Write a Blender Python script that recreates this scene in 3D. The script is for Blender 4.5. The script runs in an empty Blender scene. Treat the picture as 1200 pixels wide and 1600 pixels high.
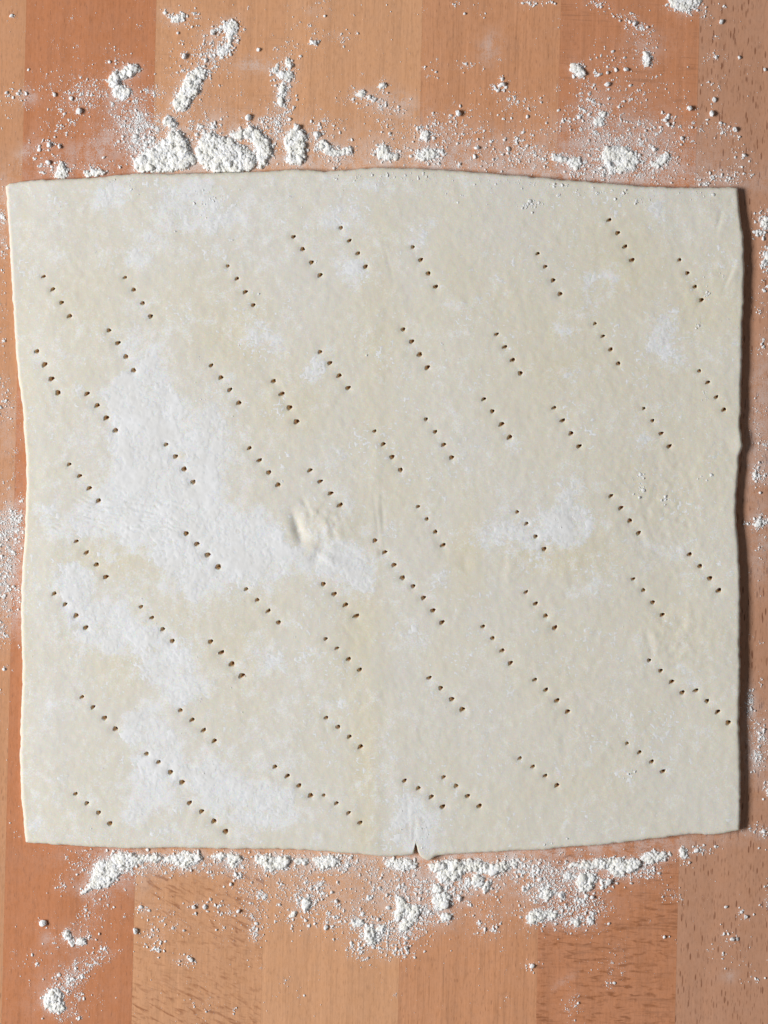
import bpy, math, random
import numpy as np
from mathutils import Vector

random.seed(7)
RNG = np.random.default_rng(11)
S = 0.22e-3            # metres per photograph pixel on the worktop
D = 1.1                # camera height above the worktop
sc = bpy.context.scene

# ------------------------------------------------------------------ camera
cam_d = bpy.data.cameras.new('camera')
cam = bpy.data.objects.new('camera', cam_d)
sc.collection.objects.link(cam)
cam.location = (0, 0, D)
cam.rotation_euler = (0, 0, 0)
cam_d.sensor_fit = 'VERTICAL'
cam_d.sensor_height = 24
cam_d.lens = 24 * D / (1600 * S)
cam_d.clip_start = 0.05
cam_d.clip_end = 50
sc.camera = cam

# ------------------------------------------------------------------ light: dim room + one window-like softbox low on the left
world = bpy.data.worlds.new('World')
sc.world = world
world.use_nodes = True
bg = world.node_tree.nodes['Background']
bg.inputs['Color'].default_value = (0.90, 0.94, 1.0, 1)
bg.inputs['Strength'].default_value = 0.105


def area(name, az, el, dist, sx, sy, power, col):
    ld = bpy.data.lights.new(name, 'AREA')
    ld.shape = 'RECTANGLE'
    ld.size = sx
    ld.size_y = sy
    ld.energy = power
    ld.color = col
    lo = bpy.data.objects.new(name, ld)
    sc.collection.objects.link(lo)
    a, e = math.radians(az), math.radians(el)
    p = Vector((math.cos(a) * math.cos(e), math.sin(a) * math.cos(e), math.sin(e))) * dist
    lo.location = p
    lo.rotation_euler = (-p).to_track_quat('-Z', 'Y').to_euler()
    return lo


area('window_light', 184, 41, 2.1, 0.95, 0.56, 52.0, (1.0, 0.99, 0.98))

sc.view_settings.view_transform = 'Standard'
sc.view_settings.look = 'None'
sc.view_settings.exposure = 0
sc.view_settings.gamma = 1
sc.cycles.max_bounces = 6
sc.cycles.diffuse_bounces = 4


# ------------------------------------------------------------------ noise
def _hash(ix, iy, seed):
    ix = ix.astype(np.int64) & 0xffffffff
    iy = iy.astype(np.int64) & 0xffffffff
    h = (ix * 374761393 + iy * 668265263 + seed * 2147483647 + 1013904223) & 0xffffffff
    h = ((h ^ (h >> 13)) * 1274126177) & 0xffffffff
    h = ((h ^ (h >> 16)) * 2246822519) & 0xffffffff
    h = h ^ (h >> 15)
    return (h & 0xffffff) / float(0xffffff)


def vnoise(x, y, seed=0):
    x = np.asarray(x, float)
    y = np.asarray(y, float)
    ix = np.floor(x)
    iy = np.floor(y)
    fx = x - ix
    fy = y - iy
    fx = fx * fx * fx * (fx * (fx * 6 - 15) + 10)
    fy = fy * fy * fy * (fy * (fy * 6 - 15) + 10)
    a = _hash(ix, iy, seed)
    b = _hash(ix + 1, iy, seed)
    c = _hash(ix, iy + 1, seed)
    d = _hash(ix + 1, iy + 1, seed)
    return (a + (b - a) * fx) * (1 - fy) + (c + (d - c) * fx) * fy


def fbm(x, y, scale, octs=4, seed=0, gain=0.5):
    """fractal noise about -1..1 with features `scale` pixels across"""
    t = 0
    amp = 1.0
    tot = 0
    x = np.asarray(x, float) / scale
    y = np.asarray(y, float) / scale
    for k in range(octs):
        c, s = math.cos(0.6 * k + 0.3), math.sin(0.6 * k + 0.3)
        t = t + amp * (vnoise(x * c - y * s + 17.3 * k, x * s + y * c + 9.1 * k, seed + k) * 2 - 1)
        tot += amp
        amp *= gain
        x = x * 2.03
        y = y * 2.03
    return t / tot * 1.6


def sstep(a, b, x):
    t = np.clip((x - a) / (b - a), 0, 1)
    return t * t * (3 - 2 * t)


def inside(poly, x, y):
    x = np.asarray(x, float)
    y = np.asarray(y, float)
    r = np.zeros(x.shape, bool)
    n = len(poly)
    for i in range(n):
        x0, y0 = poly[i]
        x1, y1 = poly[(i + 1) % n]
        if y0 == y1:
            continue
        c = (y0 > y) != (y1 > y)
        r ^= c & (x < (x1 - x0) * (y - y0) / (y1 - y0) + x0)
    return r


def blur(a, s):
    n = int(max(1, math.ceil(s * 3)))
    k = np.exp(-0.5 * (np.arange(-n, n + 1) / s) ** 2)
    k /= k.sum()
    a = np.apply_along_axis(lambda m: np.convolve(m, k, 'same'), 0, a)
    return np.apply_along_axis(lambda m: np.convolve(m, k, 'same'), 1, a)


def P(px, py, z=0.0, k=1.0):
    """pixel of the photograph -> metres (k: correction for the height the thing lies at)"""
    return (np.asarray(px, float) - 600) * S * k, (800 - np.asarray(py, float)) * S * k, z


# ------------------------------------------------------------------ object helpers
def mesh_obj(name, verts, faces, mat, parent=None, smooth=True, attrs=None):
    me = bpy.data.meshes.new(name)
    verts = np.asarray(verts, np.float32)
    me.vertices.add(len(verts))
    me.vertices.foreach_set('co', verts.ravel())
    fl = [np.asarray(f, np.int32) for f in (faces if isinstance(faces, list) else [faces]) if len(f)]
    loops = np.concatenate([f.ravel() for f in fl])
    sizes = np.concatenate([np.full(len(f), f.shape[1], np.int32) for f in fl])
    starts = np.concatenate([[0], np.cumsum(sizes)[:-1]]).astype(np.int32)
    me.loops.add(len(loops))
    me.loops.foreach_set('vertex_index', loops)
    me.polygons.add(len(sizes))
    me.polygons.foreach_set('loop_start', starts)
    me.polygons.foreach_set('loop_total', sizes)
    me.polygons.foreach_set('use_smooth', np.full(len(sizes), smooth))
    me.update(calc_edges=True)
    me.validate()
    if attrs:
        for k, v in attrs.items():
            a = me.attributes.new(k, 'FLOAT', 'POINT')
            a.data.foreach_set('value', np.asarray(v, np.float32))
    me.materials.append(mat)
    o = bpy.data.objects.new(name, me)
    sc.collection.objects.link(o)
    if parent:
        o.parent = parent
    return o


def tag(o, label=None, cat=None, group=None, kind=None):
    if label:
        o['label'] = label
    if cat:
        o['category'] = cat
    if group:
        o['group'] = group
    if kind:
        o['kind'] = kind
    return o


# ------------------------------------------------------------------ materials
class N:
    def __init__(s, name):
        s.m = bpy.data.materials.new(name)
        s.m.use_nodes = True
        s.t = s.m.node_tree
        s.b = s.t.nodes['Principled BSDF']

    def n(s, t, **k):
        o = s.t.nodes.new(t)
        for a, v in k.items():
            if a.startswith('i_'):
                o.inputs[a[2:].replace('_', ' ')].default_value = v
            else:
                setattr(o, a, v)
        return o

    def l(s, a, b):
        s.t.links.new(a, b)

    def math(s, op, a, b=None, clamp=False):
        o = s.t.nodes.new('ShaderNodeMath')
        o.operation = op
        o.use_clamp = clamp
        for i, v in enumerate((a, b)):
            if v is None:
                continue
            if isinstance(v, (int, float)):
                o.inputs[i].default_value = v
            else:
                s.l(v, o.inputs[i])
        return o.outputs[0]

    def coords(s, sx, sy, sz=1000, off=(0, 0, 0), rot=0):
        """object coordinates, scaled (1/metre)"""
        tc = s.n('ShaderNodeTexCoord')
        src = tc.outputs['Object']
        if rot:
            r = s.n('ShaderNodeMapping')
            r.inputs['Rotation'].default_value = (0, 0, rot)
            s.l(src, r.inputs['Vector'])
            src = r.outputs[0]
        mp = s.n('ShaderNodeMapping')
        mp.inputs['Scale'].default_value = (sx, sy, sz)
        mp.inputs['Location'].default_value = off
        s.l(src, mp.inputs['Vector'])
        return mp.outputs[0]

    def noise(s, vec, scale=1.0, detail=2, rough=0.5, dist=0.0):
        o = s.n('ShaderNodeTexNoise')
        o.inputs['Scale'].default_value = scale
        o.inputs['Detail'].default_value = detail
        o.inputs['Roughness'].default_value = rough
        o.inputs['Distortion'].default_value = dist
        s.l(vec, o.inputs['Vector'])
        return o.outputs[0]

    def vor(s, vec, scale=1.0):
        o = s.n('ShaderNodeTexVoronoi')
        o.inputs['Scale'].default_value = scale
        s.l(vec, o.inputs['Vector'])
        return o.outputs['Distance']

    def ramp(s, f, a, b, lo=0.0, hi=1.0):
        o = s.n('ShaderNodeMapRange')
        o.interpolation_type = 'SMOOTHSTEP'
        o.inputs['From Min'].default_value = a
        o.inputs['From Max'].default_value = b
        o.inputs['To Min'].default_value = lo
        o.inputs['To Max'].default_value = hi
        s.l(f, o.inputs['Value'])
        return o.outputs[0]

    def mix(s, f, a, b):
        o = s.n('ShaderNodeMix', data_type='RGBA')
        if isinstance(f, (int, float)):
            o.inputs[0].default_value = f
        else:
            s.l(f, o.inputs[0])
        for v, i in ((a, 6), (b, 7)):
            if isinstance(v, tuple):
                o.inputs[i].default_value = (*v, 1)
            else:
                s.l(v, o.inputs[i])
        return o.outputs[2]

    def attr(s, name):
        o = s.n('ShaderNodeAttribute')
        o.attribute_name = name
        return o.outputs['Fac']

    def bump(s, h, strength, dist):
        o = s.n('ShaderNodeBump')
        o.inputs['Strength'].default_value = strength
        o.inputs['Distance'].default_value = dist
        s.l(h, o.inputs['Height'])
        s.l(o.outputs[0], s.b.inputs['Normal'])


def flour_mat(name='flour', sss=True):
    m = N(name)
    v = m.coords(1000, 1000)
    n1 = m.noise(v, 0.35, 3)
    c = m.mix(m.ramp(n1, 0.35, 0.65), (0.88, 0.87, 0.82) if sss else (0.92, 0.92, 0.92), (0.92, 0.92, 0.915))
    m.l(c, m.b.inputs['Base Color'])
    m.b.inputs['Roughness'].default_value = 1
    m.b.inputs['Specular IOR Level'].default_value = 0.1
    m.b.inputs['Subsurface Weight'].default_value = 0.6 if sss else 0.0
    m.b.inputs['Subsurface Radius'].default_value = (1.0, 0.95, 0.85)
    m.b.inputs['Subsurface Scale'].default_value = 0.0005
    m.bump(m.noise(v, 3.2, 3, 0.7), 0.5, 0.0002)
    return m.m


def dusting_mat():
    m = N('flour_dusting')
    v = m.coords(1000, 1000)
    n1 = m.noise(v, 0.12, 4, 0.6)
    c = m.mix(m.ramp(n1, 0.35, 0.7), (0.79, 0.785, 0.77), (0.86, 0.865, 0.875))
    m.l(c, m.b.inputs['Base Color'])
    m.b.inputs['Roughness'].default_value = 1
    m.b.inputs['Specular IOR Level'].default_value = 0.1
    m.bump(m.noise(v, 2.6, 3, 0.7), 0.35, 0.00012)
    return m.m


def dough_mat():
    m = N('pastry_dough')
    v = m.coords(1000, 1000)
    fine = m.noise(v, 1.9, 3, 0.7)
    mid = m.noise(v, 0.22, 5, 0.65)
    big = m.noise(v, 0.035, 3, 0.5)
    cream = m.mix(m.ramp(big, 0.35, 0.65), (0.76, 0.727, 0.64), (0.755, 0.73, 0.675))
    warm = m.attr('warm')
    cream = m.mix(m.math('MULTIPLY', warm, m.ramp(mid, 0.3, 0.62, 0.35, 1.0)), cream, (0.755, 0.69, 0.52))
    cream = m.mix(m.ramp(m.attr('pit_shade'), 0.3, 0.9), cream, (0.74, 0.56, 0.36))  # warm shade inside the fork holes, painted into the dough colour
    fl = m.attr('flour')
    g = m.math('ADD', m.math('MULTIPLY', fl, 1.15), m.math('MULTIPLY', m.math('SUBTRACT', mid, 0.5), 2.7))
    g = m.math('ADD', g, m.math('MULTIPLY', m.math('SUBTRACT', fine, 0.5), 2.2))
    g = m.ramp(g, 0.12, 1.15, 0.0, 0.88)
    col = m.mix(g, cream, (0.86, 0.865, 0.87))
    m.l(col, m.b.inputs['Base Color'])
    m.b.inputs['Roughness'].default_value = 0.75
    m.b.inputs['Specular IOR Level'].default_value = 0.15
    m.b.inputs['Subsurface Weight'].default_value = 0.35
    m.b.inputs['Subsurface Radius'].default_value = (1.0, 0.6, 0.3)
    m.b.inputs['Subsurface Scale'].default_value = 0.0009
    h = m.math('ADD', m.math('MULTIPLY', fine, 0.6), m.math('MULTIPLY', mid, 1.6))
    m.bump(h, 0.40, 0.00018)
    return m.m


def wood_mat(name, c1, c2, off, pores=0.5, poredark=(0.27, 0.105, 0.05), ray=0.0, fleck=0.0, fleckrot=0.0,
             linegrain=0.5, poreden=0.17):
    m = N(name)
    o = (off * 3.7, off * 5.1, off)
    broad = m.noise(m.coords(110, 6, 100, o), 1.0, 3, 0.6, 0.6)
    lines = m.noise(m.coords(1500, 60, 100, o), 1.0, 3, 0.6, 0.4)
    lines2 = m.noise(m.coords(420, 12, 100, o), 1.0, 4, 0.6, 0.5)
    col = m.mix(m.ramp(broad, 0.3, 0.7), c1, c2)
    dk = tuple(a * 0.66 for a in c1)
    col = m.mix(m.ramp(lines2, 0.48, 0.78, 0.0, 0.55 * linegrain), col, dk)
    col = m.mix(m.ramp(lines, 0.5, 0.75, 0.0, 0.6 * linegrain), col, dk)
    lt = tuple(min(1, a * 1.22 + 0.02) for a in c2)
    col = m.mix(m.ramp(lines, 0.5, 0.25, 0.0, 0.35 * linegrain), col, lt)
    pc = m.coords(900, 190, 1, o)
    wob = m.noise(m.coords(300, 300, 100, o), 1.0, 2)
    pv = m.vor(pc, 1.0)
    hh = m.math('ADD', pv, m.math('MULTIPLY', wob, 0.12))
    pore = m.math('MULTIPLY', m.ramp(hh, poreden + 0.12, poreden + 0.0, 0.0, pores), m.ramp(m.noise(m.coords(500, 90, 100, o), 1.0, 2), 0.35, 0.6, 0.25, 1.0))
    pv2 = m.vor(m.coords(1500, 240, 1, (off + 9, off, 0)), 1.0)
    pore2 = m.ramp(pv2, 0.24, 0.12, 0.0, pores * 0.6)
    pore = m.math('MAXIMUM', pore, pore2)
    col = m.mix(pore, col, poredark)
    if ray:
        rn = m.noise(m.coords(38, 620, 100, o), 1.0, 3, 0.65, 1.2)
        msk = m.noise(m.coords(70, 60, 100, (off, 4, 1)), 1.0, 2)
        f = m.math('MULTIPLY', m.ramp(rn, 0.5, 0.68), m.ramp(msk, 0.38, 0.62))
        col = m.mix(m.math('MULTIPLY', f, ray), col, tuple(a * 0.6 for a in c1))
        vs = m.noise(m.coords(900, 1.5, 100, (off, 8, 1)), 1.0, 2)
        col = m.mix(m.ramp(vs, 0.55, 0.75, 0.0, 0.35), col, lt)
    if fleck:
        fn = m.noise(m.coords(210, 760, 100, (off, 2, 5), fleckrot), 1.0, 2, 0.5, 0.5)
        msk = m.noise(m.coords(45, 30, 100, (off, 7, 2)), 1.0, 2)
        sep = m.n('ShaderNodeSeparateXYZ')
        m.l(m.n('ShaderNodeTexCoord').outputs['Object'], sep.inputs[0])
        yl = m.ramp(sep.outputs[1], 0.02, -0.13)
        f = m.math('MULTIPLY', m.ramp(fn, 0.50, 0.72), m.ramp(msk, 0.38, 0.54))
        f = m.math('MULTIPLY', f, m.math('ADD', m.math('MULTIPLY', yl, 0.9), 0.1))
        fb = m.noise(m.coords(300, 900, 100, (off, 3, 4), fleckrot * 0.6), 1.0, 3, 0.6, 0.8)
        f = m.math('ADD', f, m.math('MULTIPLY', m.math('MULTIPLY', m.ramp(fb, 0.52, 0.70), yl), 0.5), True)
        col = m.mix(m.math('MULTIPLY', f, fleck), col, (0.33, 0.12, 0.045))
    sp = m.noise(m.coords(1300, 420, 100, o), 1.0, 4, 0.75)
    col = m.mix(m.ramp(sp, 0.5, 0.75, 0.0, 0.6), col, dk)
    col = m.mix(m.ramp(sp, 0.5, 0.2, 0.0, 0.35), col, lt)
    # thin film of flour wiped over the wood
    fm = m.noise(m.coords(220, 220, 100, o), 1.0, 5, 0.7)
    ff = m.noise(m.coords(2600, 2600, 1000, o), 1.0, 2, 0.6)
    film = m.math('MULTIPLY', m.attr('film'), m.ramp(m.math('ADD', m.math('MULTIPLY', fm, 0.6), m.math('MULTIPLY', ff, 0.5)), 0.43, 0.66, 0.05, 1.3))
    col = m.mix(m.math('MULTIPLY', film, 0.8, True), col, (0.74, 0.70, 0.69))
    m.l(col, m.b.inputs['Base Color'])
    m.b.inputs['Roughness'].default_value = 0.55
    m.b.inputs['Specular IOR Level'].default_value = 0.3
    h = m.math('SUBTRACT', m.math('MULTIPLY', lines, 0.35), m.math('MULTIPLY', pore, 0.9))
    m.bump(h, 0.3, 0.0001)
    return m.m


FLOUR = flour_mat()
CRUMB = flour_mat('flour_crumb', False)
DUST = dusting_mat()
DOUGH = dough_mat()

# ------------------------------------------------------------------ outline of the pastry sheet (photograph pixels)
TOP = [(8, 290), (14, 286), (25, 284), (60, 281), (100, 280), (130, 278), (165, 275), (210, 271), (270, 271), (330, 270),
       (400, 268), (440, 265.5), (470, 264.5), (505, 267), (533, 266), (580, 262), (610, 262), (650, 263), (700, 265.5),
       (750, 269), (800, 273), (850, 277.5), (900, 282), (950, 286), (1000, 290), (1040, 291.5), (1080, 292.5), (1120, 292), (1148, 292.5), (1154, 294)]
RIGHT = [(1154, 294), (1155, 310), (1156, 325), (1159, 350), (1162, 375), (1163, 400), (1163.5, 425), (1162.5, 450), (1162.5, 475),
         (1161, 500), (1160, 550), (1158.5, 600), (1158, 640), (1157, 667), (1159, 682), (1160.5, 692), (1159, 703), (1155, 712), (1155, 733),
         (1152.5, 760), (1150.5, 783), (1151, 817), (1154, 850), (1156.5, 900), (1156.5, 950), (1156, 983), (1157, 1050), (1156, 1083),
         (1155, 1120), (1156, 1167), (1157.5, 1217), (1157.5, 1270), (1156, 1297)]
BOTTOM = [(40, 1317), (60, 1319), (80, 1320), (133, 1323), (200, 1326), (267, 1325), (333, 1326), (400, 1326.5), (450, 1327), (500, 1330),
          (560, 1335), (600, 1338), (630, 1337), (645, 1336), (655, 1338), (662, 1343), (672, 1344), (680, 1339), (700, 1336), (750, 1333), (800, 1330),
          (850, 1327), (900, 1323), (950, 1319), (1000, 1313), (1050, 1307), (1075, 1303.5), (1100, 1304), (1130, 1302), (1156, 1297)]
LEFT = [(8, 290), (8.7, 300), (11.5, 350), (15.5, 400), (18, 450), (21, 500), (24, 550), (29, 600), (34, 633), (36.5, 667), (38.5, 700),
        (40.5, 740), (40, 775), (39.5, 800), (37, 850), (33.5, 900), (32.5, 950), (33, 1000), (34, 1050), (32, 1117), (31, 1150),
        (31, 1200), (33, 1250), (38, 1300), (40, 1317)]


def curve(pts, n=2000):
    p = np.array(pts, float)
    d = np.concatenate([[0], np.cumsum(np.hypot(*np.diff(p, axis=0).T))])
    t = d / d[-1]
    # Catmull-Rom via Hermite with finite-difference slopes
    m = np.gradient(p, t, axis=0)
    q = np.linspace(0, 1, n)
    i = np.clip(np.searchsorted(t, q, side='right') - 1, 0, len(t) - 2)
    h = (t[i + 1] - t[i])[:, None]
    s = ((q - t[i]) / (t[i + 1] - t[i]))[:, None]
    r = (2 * s**3 - 3 * s**2 + 1) * p[i] + (s**3 - 2 * s**2 + s) * h * m[i] + (-2 * s**3 + 3 * s**2) * p[i + 1] + (s**3 - s**2) * h * m[i + 1]
    return q, r


CT, CR, CB, CL = curve(TOP), curve(RIGHT), curve(BOTTOM), curve(LEFT)
_cb = CB[1][::-3].copy()
_cb[:, 1] -= 19 * np.clip(1 - np.abs(_cb[:, 0] - 650.5) / 4.6, 0, 1) ** 0.7
OUTLINE = np.concatenate([CT[1][::10], CR[1][::10], _cb, CL[1][::-10]])


def at(c, q):
    return np.stack([np.interp(q, c[0], c[1][:, 0]), np.interp(q, c[0], c[1][:, 1])], -1)


HOLES = """68,432 82.3,452 96.3,472.7 108.7,494|195.3,433.7 209,452.7 223,473.7 235.3,494.3|356,415.7 370.3,435.3 383.3,456.3 395.7,476.7|
170.3,516.3 184.3,536 196.7,557.3 208.7,578.7|57.3,549 69.3,569.7 80.3,592 90.7,613.7|330,571 345.3,590 359,609.3 373.3,629.7|
458.7,370 473,389.3 486.7,410 500,430|532.7,356 546,376 559.3,396 571,416.7|645,386 657.3,406 669.3,427.3 680.7,448|
500,550 515.3,567.3 530,587 544,606|630,514.7 643.3,533.7 655.7,554 667.7,574.3|776,522.3 788.7,542.3 801,562.5 813,583.3|
427.3,595.7 440.3,615.7 452.3,637 463.3,659|952,343.7 965.3,364 976.7,385.3 987.7,406.3|840.3,396.3 852,416.7 864.3,438 875.3,459.3|
1062,406 1074.3,426.7 1086,448 1096.3,468.7|929.7,505.7 942.3,525.3 954.3,546 966.3,568|1092.7,579.7 1106,597.7 1119,620.7 1131,640.3|
136,615.3 151.7,633.7 166,653 180.3,672.7|259.3,694.7 274,713.3 287.7,733 301.7,753.3|108,725.7 124.3,743.7 139.3,763 153.7,782.3|
119.3,846 135,863.7 150.7,882.3 165.3,901.7|291,833.7 307.7,850 324.3,867.3 341,886|389.7,700.3 405.3,719.3 420,738.3 434.3,757.7|
84.7,927.7 101.7,944.3 118.7,962 134,980.7|384.7,920.7 402,937.5 419.3,954.7 435.3,972.7|220.3,948.3 237.3,965.3 254.3,983.3 269.3,1001.7|
484.3,735 500.3,752.3 516.7,771 531.3,789.3|585.3,673.7 599,694 612.7,714 625.7,734.3|665.7,655 680,674.7 693.3,695 705.7,715|
756,623.7 769.3,642.7 783.7,663 796.3,683.3|653.3,791.7 667,811 680.3,831 692.3,852|586,844.7 601.3,863 615.7,883 629,903|
645.7,916 661.7,934.3 676.7,954 690.7,972.7|505.3,912.7 522.3,928.3 540,945.3 556.7,962.7|865.7,637.3 879.3,657 892.3,677.3 905,697.3|
1006,638.3 1019.7,657.3 1033.3,677.3 1046,697.3|954.7,775 970.3,793.7 984.3,813.7 998,833|808.3,800 822.7,818.3 837,838.3 850.3,858|
1077.7,866.3 1093.7,884.7 1109.3,903.7 1123,922.7|989.7,904.7 1005.3,922.3 1020,941.3 1035,960.7|822,925.3 837,943.3 852.7,962.3 867,981|
329,1002.7 346,1019.7 362.3,1037.7 377.7,1056|128,1089.3 145.3,1105 163.3,1122 180.3,1139|282,1110 300.3,1125 318,1141.3 335,1157.7|
229,1178 247.7,1191 266.3,1206.7 284.3,1222.7|296,1254.7 315,1268 334.3,1283.3 352.7,1299.3|118,1240.7 135.7,1255.3 154,1270 171.7,1287|
509,998.3 526.7,1013 544.7,1030 562,1046.7|509.7,1121.7 528.3,1136 546,1151.3 563.3,1167|429.7,1198.3 449,1212.7 467.3,1227.7 485.3,1243.3|
506,1242.7 525.7,1255.3 544.7,1270.3 562.7,1285.7|632,1220 653.7,1231.7 674,1245.3 691.7,1260.7|693.3,1214.3 712.7,1228.3 730.7,1244 749,1259.7|
670.7,1059.3 688.7,1075.3 706,1092.7 722.3,1108.7|754.7,979 769.7,997.3 784.7,1016.7 797.5,1036.3|1014.3,1032 1032.3,1048 1049.7,1065.3 1066,1082.3|
1087.3,1079 1104.7,1095.3 1121.3,1112.3 1137.7,1129.3|835.7,1062.3 853,1078 870.3,1094.7 887,1112|980,1161.7 999.3,1175.7 1018.3,1190.3 1036,1205.3|
812.3,1185 832.7,1198 852,1212.3 870.3,1227.3"""
ROWS = [[tuple(map(float, q.split(','))) for q in g.split()] for g in HOLES.replace('\n', '').split('|')]
HO = []
for g in ROWS:
    base = random.uniform(3.0, 3.8) + (0.35 if g[0][0] < 480 and g[0][1] > 500 else 0)
    for k, (x, y) in enumerate(g):
        HO.append((x, y, base + 0.22 * k + random.uniform(-0.25, 0.25)))
HO = np.array(HO)

# ------------------------------------------------------------------ masks over the sheet, on a 2-pixel canvas
CY, CX = np.mgrid[0:1600:2, 0:1200:2].astype(float)
FL_POLY = [
    (1.0, [(172, 610), (200, 560), (215, 538), (250, 545), (262, 580), (275, 620), (300, 642), (350, 632), (357, 690), (340, 740), (345, 800),
           (400, 800), (440, 830), (470, 860), (520, 850), (580, 856), (592, 900), (560, 935), (520, 905), (480, 890), (430, 905), (380, 915),
           (330, 922), (300, 952), (270, 920), (240, 862), (200, 848), (170, 840), (150, 780), (175, 740), (178, 700)]),
    (0.75, [(58, 790), (150, 783), (230, 790), (290, 800), (300, 842), (190, 842), (60, 838)]),
    (0.95, [(85, 890), (140, 880), (150, 940), (200, 945), (245, 985), (300, 1010), (312, 1060), (308, 1110), (270, 1108), (250, 1080),
            (215, 1055), (205, 1015), (150, 1018), (118, 1000), (108, 960), (95, 940)]),
    (0.9, [(192, 1110), (240, 1100), (270, 1140), (290, 1192), (350, 1180), (400, 1230), (408, 1290), (380, 1302), (335, 1262), (300, 1240),
           (290, 1232), (240, 1250), (225, 1278), (178, 1282), (205, 1250), (215, 1200), (195, 1150)]),
    (0.8, [(252, 283), (310, 280), (345, 310), (368, 320), (362, 352), (300, 365), (265, 345), (253, 310)]),
    (0.8, [(150, 285), (192, 288), (187, 320), (165, 330), (148, 308)]), (0.8, [(190, 378), (235, 365), (230, 412), (200, 416)]),
    (0.9, [(520, 393), (566, 402), (572, 438), (524, 440)]), (0.95, [(640, 390), (650, 360), (668, 345), (672, 335), (677, 350), (672, 372)]),
    (0.8, [(572, 290), (600, 278), (612, 302), (582, 304)]), (0.95, [(470, 560), (508, 552), (520, 600), (486, 604)]),
    (0.95, [(412, 512), (444, 505), (442, 545), (420, 552)]),
    (1.0, [(880, 745), (895, 740), (920, 770), (926, 830), (890, 855), (866, 862), (842, 830), (868, 790)]),
    (0.9, [(740, 845), (745, 820), (800, 808), (846, 812), (858, 860), (830, 868), (800, 850)]),
    (0.75, [(885, 900), (933, 893), (952, 930), (908, 936)]),
    (0.8, [(622, 1235), (650, 1240), (682, 1280), (682, 1335), (660, 1342), (645, 1320), (640, 1335), (618, 1332), (608, 1300)]),
    (0.6, [(865, 500), (895, 500), (900, 530), (878, 540)]), (0.6, [(875, 570), (905, 568), (900, 612), (880, 612)]),
    (0.7, [(908, 312), (938, 300), (930, 335)]), (0.75, [(1006, 310), (1046, 308), (1042, 352), (1014, 345)]),
    (0.8, [(55, 1098), (72, 1088), (90, 1092), (88, 1118), (66, 1118)]), (0.7, [(400, 1022), (440, 1010), (450, 1050), (410, 1062)]),
    (0.7, [(472, 1018), (486, 1022), (478, 1060), (460, 1075)]), (0.9, [(282, 500), (302, 498), (304, 520), (284, 522)]),
    (0.7, [(625, 965), (655, 975), (672, 1045), (645, 1025)]), (0.6, [(370, 350), (410, 342), (402, 372), (380, 378)]),
    (0.8, [(400, 1240), (480, 1230), (470, 1290), (410, 1305)]), (0.9, [(452, 356), (466, 358), (462, 370), (448, 368)]),
    (0.75, [(425, 395), (455, 400), (452, 418), (430, 410)]), (0.8, [(572, 338), (586, 340), (585, 366), (572, 364)]),
    (0.8, [(586, 375), (600, 378), (596, 390), (586, 388)]), (0.9, [(525, 318), (544, 312), (542, 332), (528, 334)]),
    (0.8, [(552, 300), (566, 300), (565, 318), (553, 318)]), (0.85, [(780, 362), (794, 362), (794, 376), (780, 376)]),
    (0.85, [(820, 318), (854, 314), (852, 326), (822, 328)]), (0.8, [(66, 305), (82, 310), (96, 345), (94, 372), (86, 372), (82, 335)]),
    (0.7, [(700, 455), (716, 470), (718, 495), (706, 482)]), (0.8, [(682, 452), (700, 456), (704, 470), (688, 466)]),
    (0.6, [(430, 860), (470, 870), (500, 900), (440, 900)]), (0.9, [(964, 1205), (982, 1200), (988, 1214), (970, 1218)]),
    (0.6, [(850, 1310), (880, 1305), (878, 1318), (852, 1322)]), (0.7, [(980, 1300), (1010, 1296), (1004, 1308), (984, 1310)]),
    (0.8, [(1096, 410), (1104, 428), (1090, 440)]), (0.6, [(1030, 860), (1090, 850), (1092, 868), (1040, 880)]),
    (0.5, [(880, 1185), (925, 1180), (928, 1200), (890, 1205)]), (0.7, [(180, 950), (205, 930), (210, 960), (190, 975)]),
    (0.6, [(505, 1085), (540, 1080), (545, 1130), (520, 1110)]), (0.6, [(510, 1180), (540, 1175), (535, 1200), (512, 1200)]),
    (0.4, [(1035, 470), (1055, 470), (1060, 520), (1030, 560), (1010, 530)]), (0.6, [(45, 890), (60, 885), (62, 960), (50, 955)]),
    (0.6, [(1000, 560), (1060, 520), (1070, 560), (1020, 580)]), (0.55, [(770, 680), (800, 690), (795, 708), (775, 705)]),
]
fm = np.zeros(CX.shape)
for w, pl in FL_POLY:
    fm = np.maximum(fm, w * inside(pl, CX, CY))
_rs = np.random.default_rng(77)
for _ in range(110):
    x, y = _rs.uniform(30, 1150), _rs.uniform(275, 1325)
    if x > 600 and _rs.random() < 0.35:
        continue
    rx, ry, w = _rs.uniform(6, 17), _rs.uniform(5, 15), _rs.uniform(0.55, 1.0)
    d = ((CX - x) / rx) ** 2 + ((CY - y) / ry) ** 2
    fm = np.maximum(fm, w * (d < 1))
FMASK = blur(fm, 4.2)
LOOSE = blur(fm, 16)
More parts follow.
